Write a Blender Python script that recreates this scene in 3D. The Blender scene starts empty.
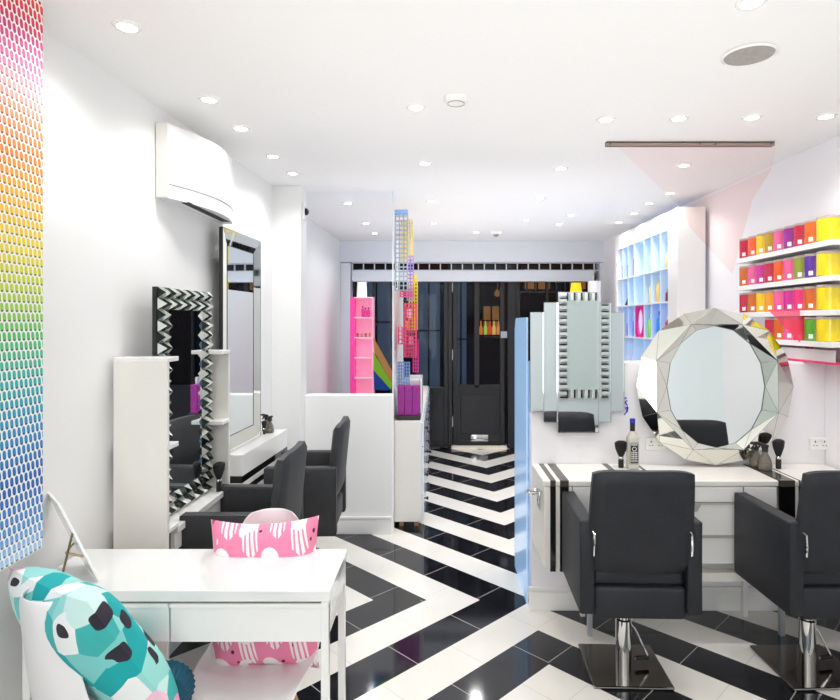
import bpy, bmesh, math, random
from mathutils import Vector, Matrix, Euler
random.seed(4)
PI = math.pi
scene = bpy.context.scene
COL = scene.collection
H = 1.5; F = 590.0; CX = 440.0; HY = 323.0; ZC = 2.45

# ------------------------------------------------------------------ materials
def srgb(h):
    if isinstance(h, str):
        h = h.lstrip('#'); c = [int(h[i:i+2], 16)/255 for i in (0, 2, 4)]
    else: c = h
    return tuple((x/12.92 if x <= .04045 else ((x+.055)/1.055)**2.4) for x in c)+(1,)

MATS = {}
def mat(name, col='#ffffff', rough=.5, metal=0, emit=0, ecol=None, noise=0.0, nscale=8, bump=0, coat=0, spec=.5, trans=0):
    if name in MATS: return MATS[name]
    m = bpy.data.materials.new(name); m.use_nodes = True
    nt = m.node_tree; b = nt.nodes['Principled BSDF']
    c = srgb(col)
    b.inputs['Roughness'].default_value = rough
    b.inputs['Metallic'].default_value = metal
    b.inputs['Specular IOR Level'].default_value = spec
    b.inputs['Coat Weight'].default_value = coat
    b.inputs['Transmission Weight'].default_value = trans
    tc = nt.nodes.new('ShaderNodeTexCoord'); nz = nt.nodes.new('ShaderNodeTexNoise')
    nz.inputs['Scale'].default_value = nscale; nz.inputs['Detail'].default_value = 3
    nt.links.new(tc.outputs['Object'], nz.inputs['Vector'])
    mx = nt.nodes.new('ShaderNodeMixRGB'); mx.blend_type = 'MULTIPLY'
    mx.inputs[0].default_value = 1; mx.inputs[1].default_value = c
    rp = nt.nodes.new('ShaderNodeValToRGB')
    lo = 1-noise
    rp.color_ramp.elements[0].color = (lo, lo, lo, 1); rp.color_ramp.elements[1].color = (1, 1, 1, 1)
    rp.color_ramp.elements[0].position = .3; rp.color_ramp.elements[1].position = .7
    nt.links.new(nz.outputs['Fac'], rp.inputs[0]); nt.links.new(rp.outputs[0], mx.inputs[2])
    nt.links.new(mx.outputs[0], b.inputs['Base Color'])
    if bump:
        bp = nt.nodes.new('ShaderNodeBump'); bp.inputs['Strength'].default_value = bump; bp.inputs['Distance'].default_value = .01
        n2 = nt.nodes.new('ShaderNodeTexNoise'); n2.inputs['Scale'].default_value = nscale*12
        nt.links.new(tc.outputs['Object'], n2.inputs['Vector'])
        nt.links.new(n2.outputs['Fac'], bp.inputs['Height']); nt.links.new(bp.outputs[0], b.inputs['Normal'])
    if emit:
        b.inputs['Emission Color'].default_value = srgb(ecol or col); b.inputs['Emission Strength'].default_value = emit
    MATS[name] = m
    return m

def film(name, tint, rough=.05, gloss=.12, diffuse=0.0):
    """thin transparent sheet: tinted transparency + a little gloss and body"""
    if name in MATS: return MATS[name]
    m = bpy.data.materials.new(name); m.use_nodes = True
    nt = m.node_tree; nt.nodes.clear()
    out = nt.nodes.new('ShaderNodeOutputMaterial')
    tr = nt.nodes.new('ShaderNodeBsdfTransparent'); tr.inputs[0].default_value = srgb(tint)
    gl = nt.nodes.new('ShaderNodeBsdfGlossy'); gl.inputs['Roughness'].default_value = rough
    df = nt.nodes.new('ShaderNodeBsdfDiffuse'); df.inputs[0].default_value = srgb(tint)
    lw = nt.nodes.new('ShaderNodeLayerWeight'); lw.inputs[0].default_value = .25
    ml = nt.nodes.new('ShaderNodeMath'); ml.operation = 'MULTIPLY'; ml.inputs[1].default_value = gloss*3
    nt.links.new(lw.outputs['Fresnel'], ml.inputs[0])
    m1 = nt.nodes.new('ShaderNodeMixShader'); m1.inputs[0].default_value = diffuse
    nt.links.new(tr.outputs[0], m1.inputs[1]); nt.links.new(df.outputs[0], m1.inputs[2])
    m2 = nt.nodes.new('ShaderNodeMixShader')
    nt.links.new(ml.outputs[0], m2.inputs[0]); nt.links.new(m1.outputs[0], m2.inputs[1]); nt.links.new(gl.outputs[0], m2.inputs[2])
    nt.links.new(m2.outputs[0], out.inputs['Surface'])
    MATS[name] = m
    return m

class NB:
    """tiny node-math helper"""
    def __init__(s, name):
        s.m = bpy.data.materials.new(name); s.m.use_nodes = True; s.nt = s.m.node_tree
        s.b = s.nt.nodes['Principled BSDF']; MATS[name] = s.m
    def coord(s):
        tc = s.nt.nodes.new('ShaderNodeTexCoord'); sp = s.nt.nodes.new('ShaderNodeSeparateXYZ')
        s.nt.links.new(tc.outputs['Object'], sp.inputs[0]); s.vec = tc.outputs['Object']
        return sp.outputs[0], sp.outputs[1], sp.outputs[2]
    def op(s, o, a, b=None, c=None):
        n = s.nt.nodes.new('ShaderNodeMath'); n.operation = o
        for i, v in enumerate((a, b, c)):
            if v is None: continue
            if isinstance(v, (int, float)): n.inputs[i].default_value = v
            else: s.nt.links.new(v, n.inputs[i])
        return n.outputs[0]
    def mix(s, f, a, b):
        n = s.nt.nodes.new('ShaderNodeMixRGB')
        for i, v in enumerate((f, a, b)):
            if isinstance(v, (int, float)): n.inputs[i].default_value = v
            elif isinstance(v, tuple): n.inputs[i].default_value = v
            else: s.nt.links.new(v, n.inputs[i])
        return n.outputs[0]
    def ramp(s, f, stops, interp='LINEAR'):
        n = s.nt.nodes.new('ShaderNodeValToRGB'); r = n.color_ramp; r.interpolation = interp
        while len(r.elements) < len(stops): r.elements.new(.5)
        for e, (p, c) in zip(r.elements, stops): e.position = p; e.color = srgb(c)
        s.nt.links.new(f, n.inputs[0]); return n.outputs[0]
    def noise(s, scale, detail=2, vec=None, dist=0):
        n = s.nt.nodes.new('ShaderNodeTexNoise'); n.inputs['Scale'].default_value = scale; n.inputs['Detail'].default_value = detail
        n.inputs['Distortion'].default_value = dist
        s.nt.links.new(vec or s.vec, n.inputs['Vector']); return n.outputs['Fac']
    def out(s, col, rough=.5):
        s.nt.links.new(col, s.b.inputs['Base Color'])
        if isinstance(rough, float) or isinstance(rough, int): s.b.inputs['Roughness'].default_value = rough
        else: s.nt.links.new(rough, s.b.inputs['Roughness'])
        return s.m

def floor_mat():
    n = NB('chevron_tiles'); x, y, z = n.coord()
    a = n.op('ABSOLUTE', n.op('SUBTRACT', y, 3.195)); b = n.op('ABSOLUTE', n.op('SUBTRACT', x, .479))
    t = n.op('SUBTRACT', n.op('ADD', a, 3.195), b)
    k = n.op('DIVIDE', n.op('SUBTRACT', t, 3.22-.577*20), .577)
    fr = n.op('FRACT', k)
    black = n.op('GREATER_THAN', fr, .5)
    ex = n.op('MINIMUM', n.op('ABSOLUTE', n.op('SUBTRACT', fr, .5)), n.op('MINIMUM', fr, n.op('SUBTRACT', 1, fr)))
    edge = n.op('LESS_THAN', ex, .0035)
    s = n.op('DIVIDE', n.op('ADD', a, b), 1.41421*.4155)
    near = n.op('LESS_THAN', y, 3.195)
    same = n.op('COMPARE', near, black, .1)       # near black / far white on the whole, else half offset
    off = n.op('MULTIPLY', n.op('SUBTRACT', 1, same), .5)
    fs = n.op('FRACT', n.op('ADD', s, off))
    gd = n.op('MINIMUM', fs, n.op('SUBTRACT', 1, fs))
    gr = n.op('LESS_THAN', gd, .0045)
    grout = n.op('MAXIMUM', gr, 0)
    nz = n.noise(5, 6, dist=1.2); n3 = n.noise(40, 4)
    bl = n.ramp(nz, [(.35, '#0c0d12'), (.62, '#1b1d24'), (.75, '#34373f')])
    bl = n.mix(.25, bl, n.ramp(n3, [(.4, '#0a0b0f'), (.75, '#2a2c33')]))
    wh = n.ramp(n.noise(2.2, 5, dist=.8), [(.3, '#e6e2da'), (.7, '#efece6')])
    col = n.mix(black, wh, bl)
    gc = n.mix(black, srgb('#c4c0b8'), srgb('#a8a49c'))
    col = n.mix(grout, col, gc)
    r = n.op('ADD', n.op('MULTIPLY', black, -.05), .13)
    r = n.op('ADD', r, n.op('MULTIPLY', grout, .4))
    m = n.out(col, r); n.b.inputs['Specular IOR Level'].default_value = .75
    return m

def poster_mat():
    n = NB('rainbow_chips'); x, y, z = n.coord()
    v = n.op('DIVIDE', z, .0265); row = n.op('FLOOR', v)
    par = n.op('MODULO', row, 2.0)
    u = n.op('ADD', n.op('DIVIDE', y, .0185), n.op('MULTIPLY', par, .5))
    fu = n.op('SUBTRACT', n.op('FRACT', u), .5); fv = n.op('SUBTRACT', n.op('FRACT', v), .5)
    fu = n.op('ADD', fu, n.op('MULTIPLY', fv, .15))
    d = n.op('ADD', n.op('POWER', n.op('ABSOLUTE', n.op('DIVIDE', fu, .35)), 2.6), n.op('POWER', n.op('ABSOLUTE', n.op('DIVIDE', fv, .47)), 2.6))
    mask = n.op('LESS_THAN', d, 1)
    h = n.op('DIVIDE', z, 1.61)
    col = n.ramp(h, [(0, '#b9d2ee'), (.05, '#5f96d2'), (.13, '#1f62b4'), (.22, '#2f8fc4'), (.31, '#2bb4b0'), (.39, '#5cc46a'), (.46, '#b9d63c'), (.54, '#f5e01e'),
                     (.63, '#fbbc1c'), (.70, '#f58a1e'), (.77, '#f59a6a'), (.82, '#f4b0b4'), (.86, '#ec70aa'), (.91, '#d0247e'), (.945, '#dc1848'), (.985, '#ee3a20')])
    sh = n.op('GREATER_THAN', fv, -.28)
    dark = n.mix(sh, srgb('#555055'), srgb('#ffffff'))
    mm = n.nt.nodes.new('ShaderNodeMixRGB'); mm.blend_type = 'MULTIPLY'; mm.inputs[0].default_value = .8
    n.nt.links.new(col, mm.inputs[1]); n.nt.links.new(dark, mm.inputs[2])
    pale = n.mix(.1, srgb('#fbfaf8'), col)
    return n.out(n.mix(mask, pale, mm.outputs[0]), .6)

def geo_pillow_mat():
    n = NB('geometric_print'); x, y, z = n.coord()
    def vor(scale, off, feat='F1', rnd=1.0):
        mp = n.nt.nodes.new('ShaderNodeMapping'); mp.inputs['Location'].default_value = off
        n.nt.links.new(n.vec, mp.inputs[0])
        v = n.nt.nodes.new('ShaderNodeTexVoronoi'); v.inputs['Scale'].default_value = scale; v.feature = 'F1'; v.distance = 'MINKOWSKI' if feat == 'M' else 'EUCLIDEAN'
        if feat == 'M': v.inputs['Exponent'].default_value = 4
        v.inputs['Randomness'].default_value = rnd
        n.nt.links.new(mp.outputs[0], v.inputs['Vector'])
        sp = n.nt.nodes.new('ShaderNodeSeparateColor'); n.nt.links.new(v.outputs['Color'], sp.inputs[0])
        return v.outputs['Distance'], sp.outputs[0], sp.outputs[1]
    d, r, g = vor(13, (0.3, 1.7, .2))
    base = n.ramp(r, [(0, '#9adcd6'), (.25, '#12a9ac'), (.43, '#cfeee9'), (.58, '#3fb5b2'), (.70, '#f2f6f4'), (.82, '#7fd0cc'), (.92, '#f3c6d8')], 'CONSTANT')
    d2, r2, g2 = vor(13, (5.3, 2.1, 3.3), 'M')
    m2 = n.op('MULTIPLY', n.op('LESS_THAN', d2, .36), n.op('GREATER_THAN', r2, .55))
    acc = n.ramp(g2, [(0, '#2c2833'), (.42, '#f2a6c6'), (.75, '#35303c')], 'CONSTANT')
    m = n.out(n.mix(m2, base, acc), .85)
    return m

def pink_pillow_mat():
    n = NB('pink_hands_print'); x, y, z = n.coord()
    # white hands with spread fingers on pink; local x = width, z = height
    ux = n.op('DIVIDE', x, .088); cell = n.op('FLOOR', ux); fx = n.op('SUBTRACT', n.op('FRACT', ux), .5)
    uz = n.op('ADD', n.op('DIVIDE', z, .14), n.op('MULTIPLY', n.op('MODULO', n.op('ABSOLUTE', cell), 2), .33))
    fz = n.op('SUBTRACT', n.op('FRACT', uz), .5)
    sk = n.op('ADD', fx, n.op('MULTIPLY', fz, .35))
    palm = n.op('LESS_THAN', n.op('ADD', n.op('POWER', n.op('DIVIDE', sk, .36), 2), n.op('POWER', n.op('DIVIDE', n.op('SUBTRACT', fz, .22), .20), 2)), 1)
    spread = n.op('MULTIPLY', sk, n.op('ADD', 1.0, n.op('MULTIPLY', fz, .5)))
    fin = n.op('LESS_THAN', n.op('ABSOLUTE', n.op('SUBTRACT', n.op('FRACT', n.op('MULTIPLY', spread, 5.6)), .5)), .30)
    inx = n.op('LESS_THAN', n.op('ABSOLUTE', sk), .31)
    inz = n.op('MULTIPLY', n.op('LESS_THAN', fz, .10), n.op('GREATER_THAN', fz, n.op('ADD', -.46, n.op('MULTIPLY', n.op('ABSOLUTE', sk), .5))))
    fing = n.op('MULTIPLY', n.op('MULTIPLY', fin, inx), inz)
    hand = n.op('MAXIMUM', palm, fing)
    blob = n.op('GREATER_THAN', n.noise(10, 1), .60)
    hand = n.op('MAXIMUM', hand, blob)
    col = n.mix(hand, srgb('#ec86aa'), srgb('#f6ecec'))
    v = n.nt.nodes.new('ShaderNodeTexVoronoi'); v.inputs['Scale'].default_value = 22; n.nt.links.new(n.vec, v.inputs['Vector'])
    dot = n.op('LESS_THAN', v.outputs['Distance'], .14)
    dot = n.op('MULTIPLY', dot, n.op('SUBTRACT', 1, hand))
    return n.out(n.mix(dot, col, srgb('#5b2038')), .85)

def brick_mat():
    n = NB('street_brick'); x, y, z = n.coord()
    cb = n.nt.nodes.new('ShaderNodeCombineXYZ'); n.nt.links.new(x, cb.inputs[0]); n.nt.links.new(z, cb.inputs[1])
    b = n.nt.nodes.new('ShaderNodeTexBrick'); n.nt.links.new(cb.outputs[0], b.inputs['Vector'])
    b.inputs['Color1'].default_value = srgb('#4a2620'); b.inputs['Color2'].default_value = srgb('#38201c'); b.inputs['Mortar'].default_value = srgb('#2a2422')
    b.inputs['Scale'].default_value = 4; 
    return n.out(b.outputs['Color'], .9)

def cover_mat(name, c1, c2, scale=60):
    n = NB(name); n.coord()
    w = n.nt.nodes.new('ShaderNodeTexVoronoi'); w.inputs['Scale'].default_value = scale
    n.nt.links.new(n.vec, w.inputs['Vector'])
    return n.out(n.ramp(w.outputs['Distance'], [(.2, c1), (.45, c2)]), .5)

M = dict(
 wall=mat('white_wall_paint', '#efefee', .55, noise=.015, nscale=2),
 wallr=mat('white_wall_paint_right', '#f0eef1', .55, noise=.015, nscale=2),
 wallb=mat('pale_grey_paint', '#e9eff2', .6, noise=.02, nscale=2),
 ceil=mat('ceiling_paint', '#f6f5f4', .6, noise=.01, nscale=2),
 trim=mat('white_trim_gloss', '#eeedeb', .3, noise=.01),
 white=mat('white_lacquer', '#f1f0ee', .22, noise=.01, coat=.3),
 cream=mat('cream_laminate', '#e9e6e0', .35, noise=.02),
 blackgl=mat('black_gloss_strip', '#141312', .12, noise=.1),
 leather=mat('black_leatherette', '#24262c', .48, noise=.22, nscale=14, bump=.12, spec=.38),
 seam=mat('black_piping', '#191a1e', .5),
 leather_l=mat('charcoal_leatherette', '#36373a', .5, noise=.2, nscale=14, bump=.12, spec=.38),
 chrome=mat('chrome', '#d8d8d8', .06, 1),
 chromed=mat('dark_chrome_plate', '#8d8884', .09, 1),
 brass=mat('aged_brass', '#9b8763', .3, 1),
 mirror=mat('mirror_glass', '#eef3f3', .015, 1),
 mirror2=mat('mirror_glass_warm', '#e4e4dc', .03, 1),
 mirrord=mat('dark_mirror_glass', '#22302c', .06, 1),
 rubber=mat('black_rubber', '#17171a', .6, noise=.1),
 black=mat('black_paint', '#1b1c21', .32, noise=.1),
 blackf=mat('black_joinery', '#17181d', .35, noise=.15),
 steel=mat('grey_metal', '#b9bec4', .35, .6),
 shutter=mat('pale_shutter_box', '#dfe3ea', .5, noise=.02),
 shell=mat('white_moulded_plastic', '#eceaea', .3, noise=.01),
 wood=mat('beech_wood', '#c59b6a', .5, noise=.25, nscale=20),
 socket=mat('socket_plastic', '#f4f3f0', .3),
 sockd=mat('socket_slot', '#54504c', .6),
 bristle=mat('black_bristles', '#151416', .75, noise=.4, nscale=60, bump=.6),
 led=mat('led_lens', '#ffffff', .4, emit=14, ecol='#fffaf2'),
 vent=mat('grille_grey', '#a9a59e', .6, noise=.2, nscale=60),
 tray=mat('dark_brown_tray', '#2a2326', .5),
 floor=floor_mat(), poster=poster_mat(), geo=geo_pillow_mat(), pinkp=pink_pillow_mat(), brick=brick_mat(),
 magenta=cover_mat('magenta_pattern', '#c02fb0', '#8a1d80', 110),
 glass=film('clear_glass', '#ffffff', .02, .008),
 glassb=film('shop_glass', '#c8d4e0', .02, .16),
 blueg=mat('blue_acrylic', '#b4d6f8', .12, spec=.35, emit=.28, ecol='#8fc0f2'),  # faint emission stands in for light caught by the panel
 dim=mat('bottle_dark_liquid', '#5a5048', .15, trans=.0),
 bglass=film('spray_bottle_glass', '#b9b2a6', .04, .4, .25),
)

# ------------------------------------------------------------------ mesh helpers
class MB:
    def __init__(s): s.bm = bmesh.new(); s.mi = 0
    def _v(s, pts, T=None):
        return [s.bm.verts.new((T @ Vector(p)) if T else Vector(p)) for p in pts]
    def face(s, vs):
        try:
            f = s.bm.faces.new(vs); f.material_index = s.mi; return f
        except ValueError: return None
    def box(s, x0, x1, y0, y1, z0, z1, T=None):
        v = s._v([(x0,y0,z0),(x1,y0,z0),(x1,y1,z0),(x0,y1,z0),(x0,y0,z1),(x1,y0,z1),(x1,y1,z1),(x0,y1,z1)], T)
        for f in ((0,3,2,1),(4,5,6,7),(0,1,5,4),(1,2,6,5),(2,3,7,6),(3,0,4,7)): s.face([v[i] for i in f])
        return s
    def rbox(s, x0, x1, y0, y1, z0, z1, r=.01, seg=3, T=None):
        b = bmesh.new(); bmesh.ops.create_cube(b, size=1)
        for v in b.verts: v.co = Vector(((x0+x1)/2+v.co.x*(x1-x0), (y0+y1)/2+v.co.y*(y1-y0), (z0+z1)/2+v.co.z*(z1-z0)))
        bmesh.ops.bevel(b, geom=b.edges[:], offset=min(r, .49*min(x1-x0, y1-y0, z1-z0)), segments=seg, profile=.5, affect='EDGES')
        s._merge(b, T); return s
    def _merge(s, b, T=None):
        mp = {}
        for v in b.verts: mp[v] = s.bm.verts.new((T @ v.co) if T else v.co)
        for f in b.faces: s.face([mp[v] for v in f.verts])
        b.free()
    def cyl(s, c, r, z0, z1, n=20, r2=None, T=None):
        return s.lathe(c, [(r, z0), (r if r2 is None else r2, z1)], n, T)
    def lathe(s, c, prof, n=20, T=None, sy=1.0, caps=True):
        rings = []
        for (r, z) in prof:
            rings.append(s._v([(c[0]+r*math.cos(2*PI*i/n), c[1]+sy*r*math.sin(2*PI*i/n), z) for i in range(n)], T))
        for a, b in zip(rings, rings[1:]):
            for i in range(n): s.face([a[i], a[(i+1)%n], b[(i+1)%n], b[i]])
        if caps: s.face(rings[0][::-1]); s.face(rings[-1])
        return s
    def tube(s, pts, r, n=8, T=None):
        pts = [Vector(p) for p in pts]; rings = []
        rr = r if isinstance(r, (list, tuple)) else [r]*len(pts)
        for i, p in enumerate(pts):
            d = (pts[min(i+1, len(pts)-1)]-pts[max(i-1, 0)]).normalized()
            u = d.cross(Vector((0, 0, 1)) if abs(d.z) < .9 else Vector((1, 0, 0))).normalized(); w = d.cross(u)
            rings.append(s._v([p+rr[i]*(math.cos(2*PI*k/n)*u+math.sin(2*PI*k/n)*w) for k in range(n)], T))
        for a, b in zip(rings, rings[1:]):
            for i in range(n): s.face([a[i], a[(i+1)%n], b[(i+1)%n], b[i]])
        s.face(rings[0][::-1]); s.face(rings[-1]); return s
    def prism(s, poly, axis, a0, a1, T=None):
        """poly of 2D pts extruded along axis ('x','y','z')"""
        def P(p, a):
            return {'x': (a, p[0], p[1]), 'y': (p[0], a, p[1]), 'z': (p[0], p[1], a)}[axis]
        A = s._v([P(p, a0) for p in poly], T); B = s._v([P(p, a1) for p in poly], T)
        n = len(poly)
        for i in range(n): s.face([A[i], A[(i+1)%n], B[(i+1)%n], B[i]])
        s.face(A[::-1]); s.face(B); return s
    def poly(s, pts): s.face(s._v(pts)); return s
    def build(s, name, mats, parent=None, loc=None, smooth=False, bevel=0):
        me = bpy.data.meshes.new(name)
        bmesh.ops.recalc_face_normals(s.bm, faces=s.bm.faces[:])
        s.bm.to_mesh(me); s.bm.free()
        for m in (mats if isinstance(mats, (list, tuple)) else [mats]): me.materials.append(m)
        o = bpy.data.objects.new(name, me); COL.objects.link(o)
        if parent: o.parent = parent
        if loc: o.location = loc
        if smooth:
            for p in me.polygons: p.use_smooth = True
            try: me.set_sharp_from_angle(angle=math.radians(40))
            except Exception: pass
        if bevel:
            b = o.modifiers.new('Bevel', 'BEVEL'); b.width = bevel; b.segments = 2; b.limit_method = 'ANGLE'
        return o

def tag(o, label=None, cat=None, group=None, kind=None):
    if label: o['label'] = label
    if cat: o['category'] = cat
    if group: o['group'] = group
    if kind: o['kind'] = kind
    return o
def thing(name, label, cat, loc=(0,0,0), rz=0, group=None):
    o = bpy.data.objects.new(name, None); COL.objects.link(o); o.empty_display_size = .1
    o.location = loc; o.rotation_euler = (0, 0, rz)
    return tag(o, label, cat, group)
def struct(name, mb, m, label, cat, **k):
    return tag(mb.build(name, m, **k), label, cat, kind='structure')
def copy_tree(o, parent=None):
    c = o.copy(); COL.objects.link(c); c.parent = parent
    for ch in list(o.children): copy_tree(ch, c)
    return c
def dup(o, loc, rz=None, label=None):
    c = copy_tree(o); c.location = loc
    if rz is not None: c.rotation_euler = (0, 0, rz)
    if label: c['label'] = label
    return c

def XL(y): return -1.273+(y-1.906)*.051      # left wall, slightly off the camera axis
def XR(y): return 2.02-.033*(y-2.98)

# ------------------------------------------------------------------ setting
struct('floor', MB().box(-2.3, 3.6, -2.6, 7.3, -.05, 0), M['floor'], 'glossy black and white chevron tiled floor', 'floor')
struct('ceiling', MB().box(-2.3, 3.6, -2.6, 6.98, ZC, ZC+.05), M['ceil'], 'flat white ceiling with many recessed lights', 'ceiling')
struct('wall_left', MB().prism([(XL(-2.6), -2.6), (XL(4.1), 4.1), (XL(4.1)-.1, 4.1), (XL(-2.6)-.3, -2.6)], 'z', 0, ZC), M['wall'], 'white left wall carrying the air conditioner', 'wall')
struct('wall_left_far', MB().prism([(-1.215, 4.25), (-1.155, 7.1), (-1.3, 7.1), (-1.3, 4.25)], 'z', 0, ZC), M['wall'], 'white left wall beyond the column, next to the shop window', 'wall')
struct('wall_column', MB().box(-1.32, -.962, 4.08, 4.25, 0, ZC), M['wall'], 'white square column between the left wall and the low partition', 'column', bevel=.004)
struct('wall_right', MB().prism([(XR(1.76), 1.76), (XR(7.1), 7.1), (2.2, 7.1), (2.3, 1.76)], 'z', 0, ZC), M['wallr'], 'white right wall carrying the shelves of coloured tubs', 'wall')
struct('wall_right_near', MB().prism([(XR(1.76)+.05, 1.76), (2.14, 0), (2.3, 0), (2.3, 1.76)], 'z', 0, ZC), M['wallb'], 'pale stretch of the right wall seen in the round mirror', 'wall')
struct('wall_back', MB().box(-2.3, 3.6, -2.7, -2.6, 0, ZC), M['wallb'], 'pale wall behind the viewpoint', 'wall')
struct('wall_side_back', MB().box(3.5, 3.6, -2.6, 0, 0, ZC).box(2.14, 3.6, 0, .08, 0, ZC), M['wallb'], 'pale side wall behind the viewpoint', 'wall')
# low partitions
struct('wall_partition_left', MB().box(-.962, -.335, 4.2, 4.32, 0, .985), M['wall'], 'low white partition wall left of the aisle', 'partition', bevel=.004)
struct('wall_partition_right', MB().box(.478, XR(3.1), 3.087, 3.2, 0, 1.295), M['wallr'], 'low white partition wall behind the right-hand vanities', 'partition', bevel=.004)
def skirt(name, x0, x1, y, label, h=.12):
    m = MB().box(x0, x1, y-.014, y, 0, h*.78).box(x0, x1, y-.010, y, h*.78, h*.9).box(x0, x1, y-.018, y, h*.88, h)
    return struct(name, m, M['trim'], label, 'skirting board', bevel=.003)
skirt('baseboard_partition_right', .462, XR(3.1)-.001, 3.0865, 'moulded white skirting at the foot of the right partition', .125)
skirt('baseboard_partition_left', -.96, -.345, 4.1995, 'moulded white skirting at the foot of the left partition', .125)
struct('baseboard_left', MB().prism([(XL(.5)+.001, .5), (XL(4.07)+.001, 4.07), (XL(4.07)+.016, 4.07), (XL(.5)+.016, .5)], 'z', 0, .12), M['trim'], 'white skirting along the left wall', 'skirting board')

# shop front -------------------------------------------------------
YD = 7.08
def px(x, Y): return (x-CX)/F*Y
def pz(y, Y): return H-(y-HY)/F*Y
struct('wall_front_bulkhead', MB().box(-1.17, 1.93, 6.83, 7.0, pz(262, 6.83), ZC), M['shutter'], 'pale roller shutter box above the shop front', 'shutter box', bevel=.004)
struct('trim_1', MB().box(-1.03, 1.8, 6.88, 7.0, pz(281.5, 6.9), pz(270.5, 6.9)), M['shutter'], 'pale horizontal rail above the shop door', 'rail', bevel=.004)
g = MB(); x = px(352, 6.93)
zt, zb = pz(262, 6.88), pz(270.5, 6.88)
g.box(px(352, 6.93), px(600, 6.93), 6.92, 6.94, zt-.012, zt+.02).box(px(352, 6.93), px(600, 6.93), 6.92, 6.94, zb-.004, zb+.012)
while x < px(600, 6.93): g.box(x, x+.012, 6.92, 6.94, zb, zt); x += .129
struct('trim_2', g, M['shutter'], 'white barred slot of square openings under the shutter box', 'grille')
struct('trim_3', MB().box(px(341, 6.9), px(351, 6.9), 6.85, 7.05, 0, 2.2), M['shutter'], 'pale shutter guide post at the left end of the shop front', 'post', bevel=.004)
struct('trim_4', MB().box(px(599, 6.9), px(612, 6.9), 6.85, 7.05, 0, 2.2), M['shutter'], 'pale shutter guide post at the right end of the shop front', 'post', bevel=.004)

def frame(mb, x0, x1, z0, z1, w, y0, y1):
    mb.box(x0, x0+w, y0, y1, z0, z1).box(x1-w, x1, y0, y1, z0, z1).box(x0+w, x1-w, y0, y1, z0, z0+w).box(x0+w, x1-w, y0, y1, z1-w, z1)
def shop_window(name, xa, xb, label, z_sill=.70, mull=()):
    t = tag(thing(name, label, 'window', (0,0,0)), kind='structure')
    m = MB(); frame(m, xa, xb, 0.02, 2.1, .05, 7.05, 7.12)
    m.box(xa+.05, xb-.05, 7.05, 7.12, z_sill-.03, z_sill+.03)
    for q in mull: m.box(q-.015, q+.015, 7.05, 7.12, z_sill, 2.05)
    m.build('window_frame', M['blackf'], t, bevel=.004)
    MB().box(xa+.05, xb-.05, 7.075, 7.095, .07, z_sill-.03).build('lower_panel', M['black'], t)
    MB().box(xa+.05, xb-.05, 7.08, 7.086, z_sill+.03, 2.05).build('pane', M['glassb'], t)
    return t
shop_window('window_1', px(351, YD), px(393, YD)+.02, 'black framed shop window behind the pink shelf tower', .45, (px(374, YD),))
shop_window('window_2', px(393, YD)+.021, px(448, YD), 'black framed shop window left of the entrance door', .70, (px(416, YD),))
shop_window('window_3', px(508, YD)+.09, px(600, YD), 'black framed shop window right of the entrance door', .70, (px(547, YD),))
# window 3 small upper glazing bars
g = MB(); w3 = bpy.data.objects['window_3']
g.box(px(519, YD), px(598, YD), 7.06, 7.10, pz(293, YD), pz(293, YD)+.02)
for xx in (527, 535, 556, 565, 574): g.box(px(xx, YD)-.006, px(xx, YD)+.006, 7.06, 7.1, pz(293, YD), 2.05)
g.build('glazing_bar', M['blackf'], w3)
# entrance door
d = tag(thing('door_1', 'black half-glazed entrance door with a chrome letterbox', 'door', (px(453, YD), YD, 0)), kind='structure')
W = px(504.5, YD)-px(453, YD)
m = MB(); frame(m, 0, W, .04, 2.08, .055, -.02, .03)
zc = pz(388, YD); m.box(.055, W-.055, -.02, .03, zc-.05, zc+.04); mx = W*.46; m.box(mx-.03, mx+.03, -.02, .03, zc, 2.05)
m.build('door_frame', M['blackf'], d, bevel=.004)
MB().box(.05, W-.05, 0, .02, .08, zc-.04).rbox(.09, W-.09, -.012, .005, .17, zc-.09, .008).build('lower_panel', M['black'], d)
MB().box(.05, W-.05, .005, .011, zc+.03, 2.04).build('pane', M['glassb'], d)
lb = MB(); lb.rbox(.21, .42, -.03, -.012, .085, .165, .005).rbox(.225, .405, -.037, -.03, .10, .15, .004); lb.build('letterbox', M['chrome'], d, smooth=True)
for zz in (1.93, 1.12, .32): MB().cyl((-.008, -.03), .008, zz-.06, zz+.06, 10).build('hinge', M['steel'], d)
MB().rbox(W-.05, W+.03, -.035, -.021, 1.32, 1.40, .005).cyl((W-.01, -.045), .014, 1.345, 1.375).build('lock', M['steel'], d)
MB().box(-.02, W+.02, -.06, -.022, 0.0, .035).build('threshold', mat('weatherboard_cream', '#e9e2d2', .4), d)
struct('trim_5', MB().box(px(448, YD)+.001, px(453, YD)-.012, 7.04, 7.14, 0, 2.15).box(px(504.5, YD)+.035, px(508, YD)+.089, 7.04, 7.14, 0, 2.15).box(px(448,YD)+.001, px(508,YD)+.08, 7.04, 7.14, 2.09, 2.2), M['blackf'], 'black jambs and head around the entrance door', 'door frame', bevel=.005)
struct('wall_front', MB().box(-1.3, px(351, YD), 7.05, 7.2, 0, 2.5).box(px(600, YD), 2.2, 7.05, 7.2, 0, 2.5).box(-1.3, 2.2, 7.05, 7.2, 2.25, 2.5), M['shutter'], 'pale wall around the shop front', 'wall')
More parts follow.
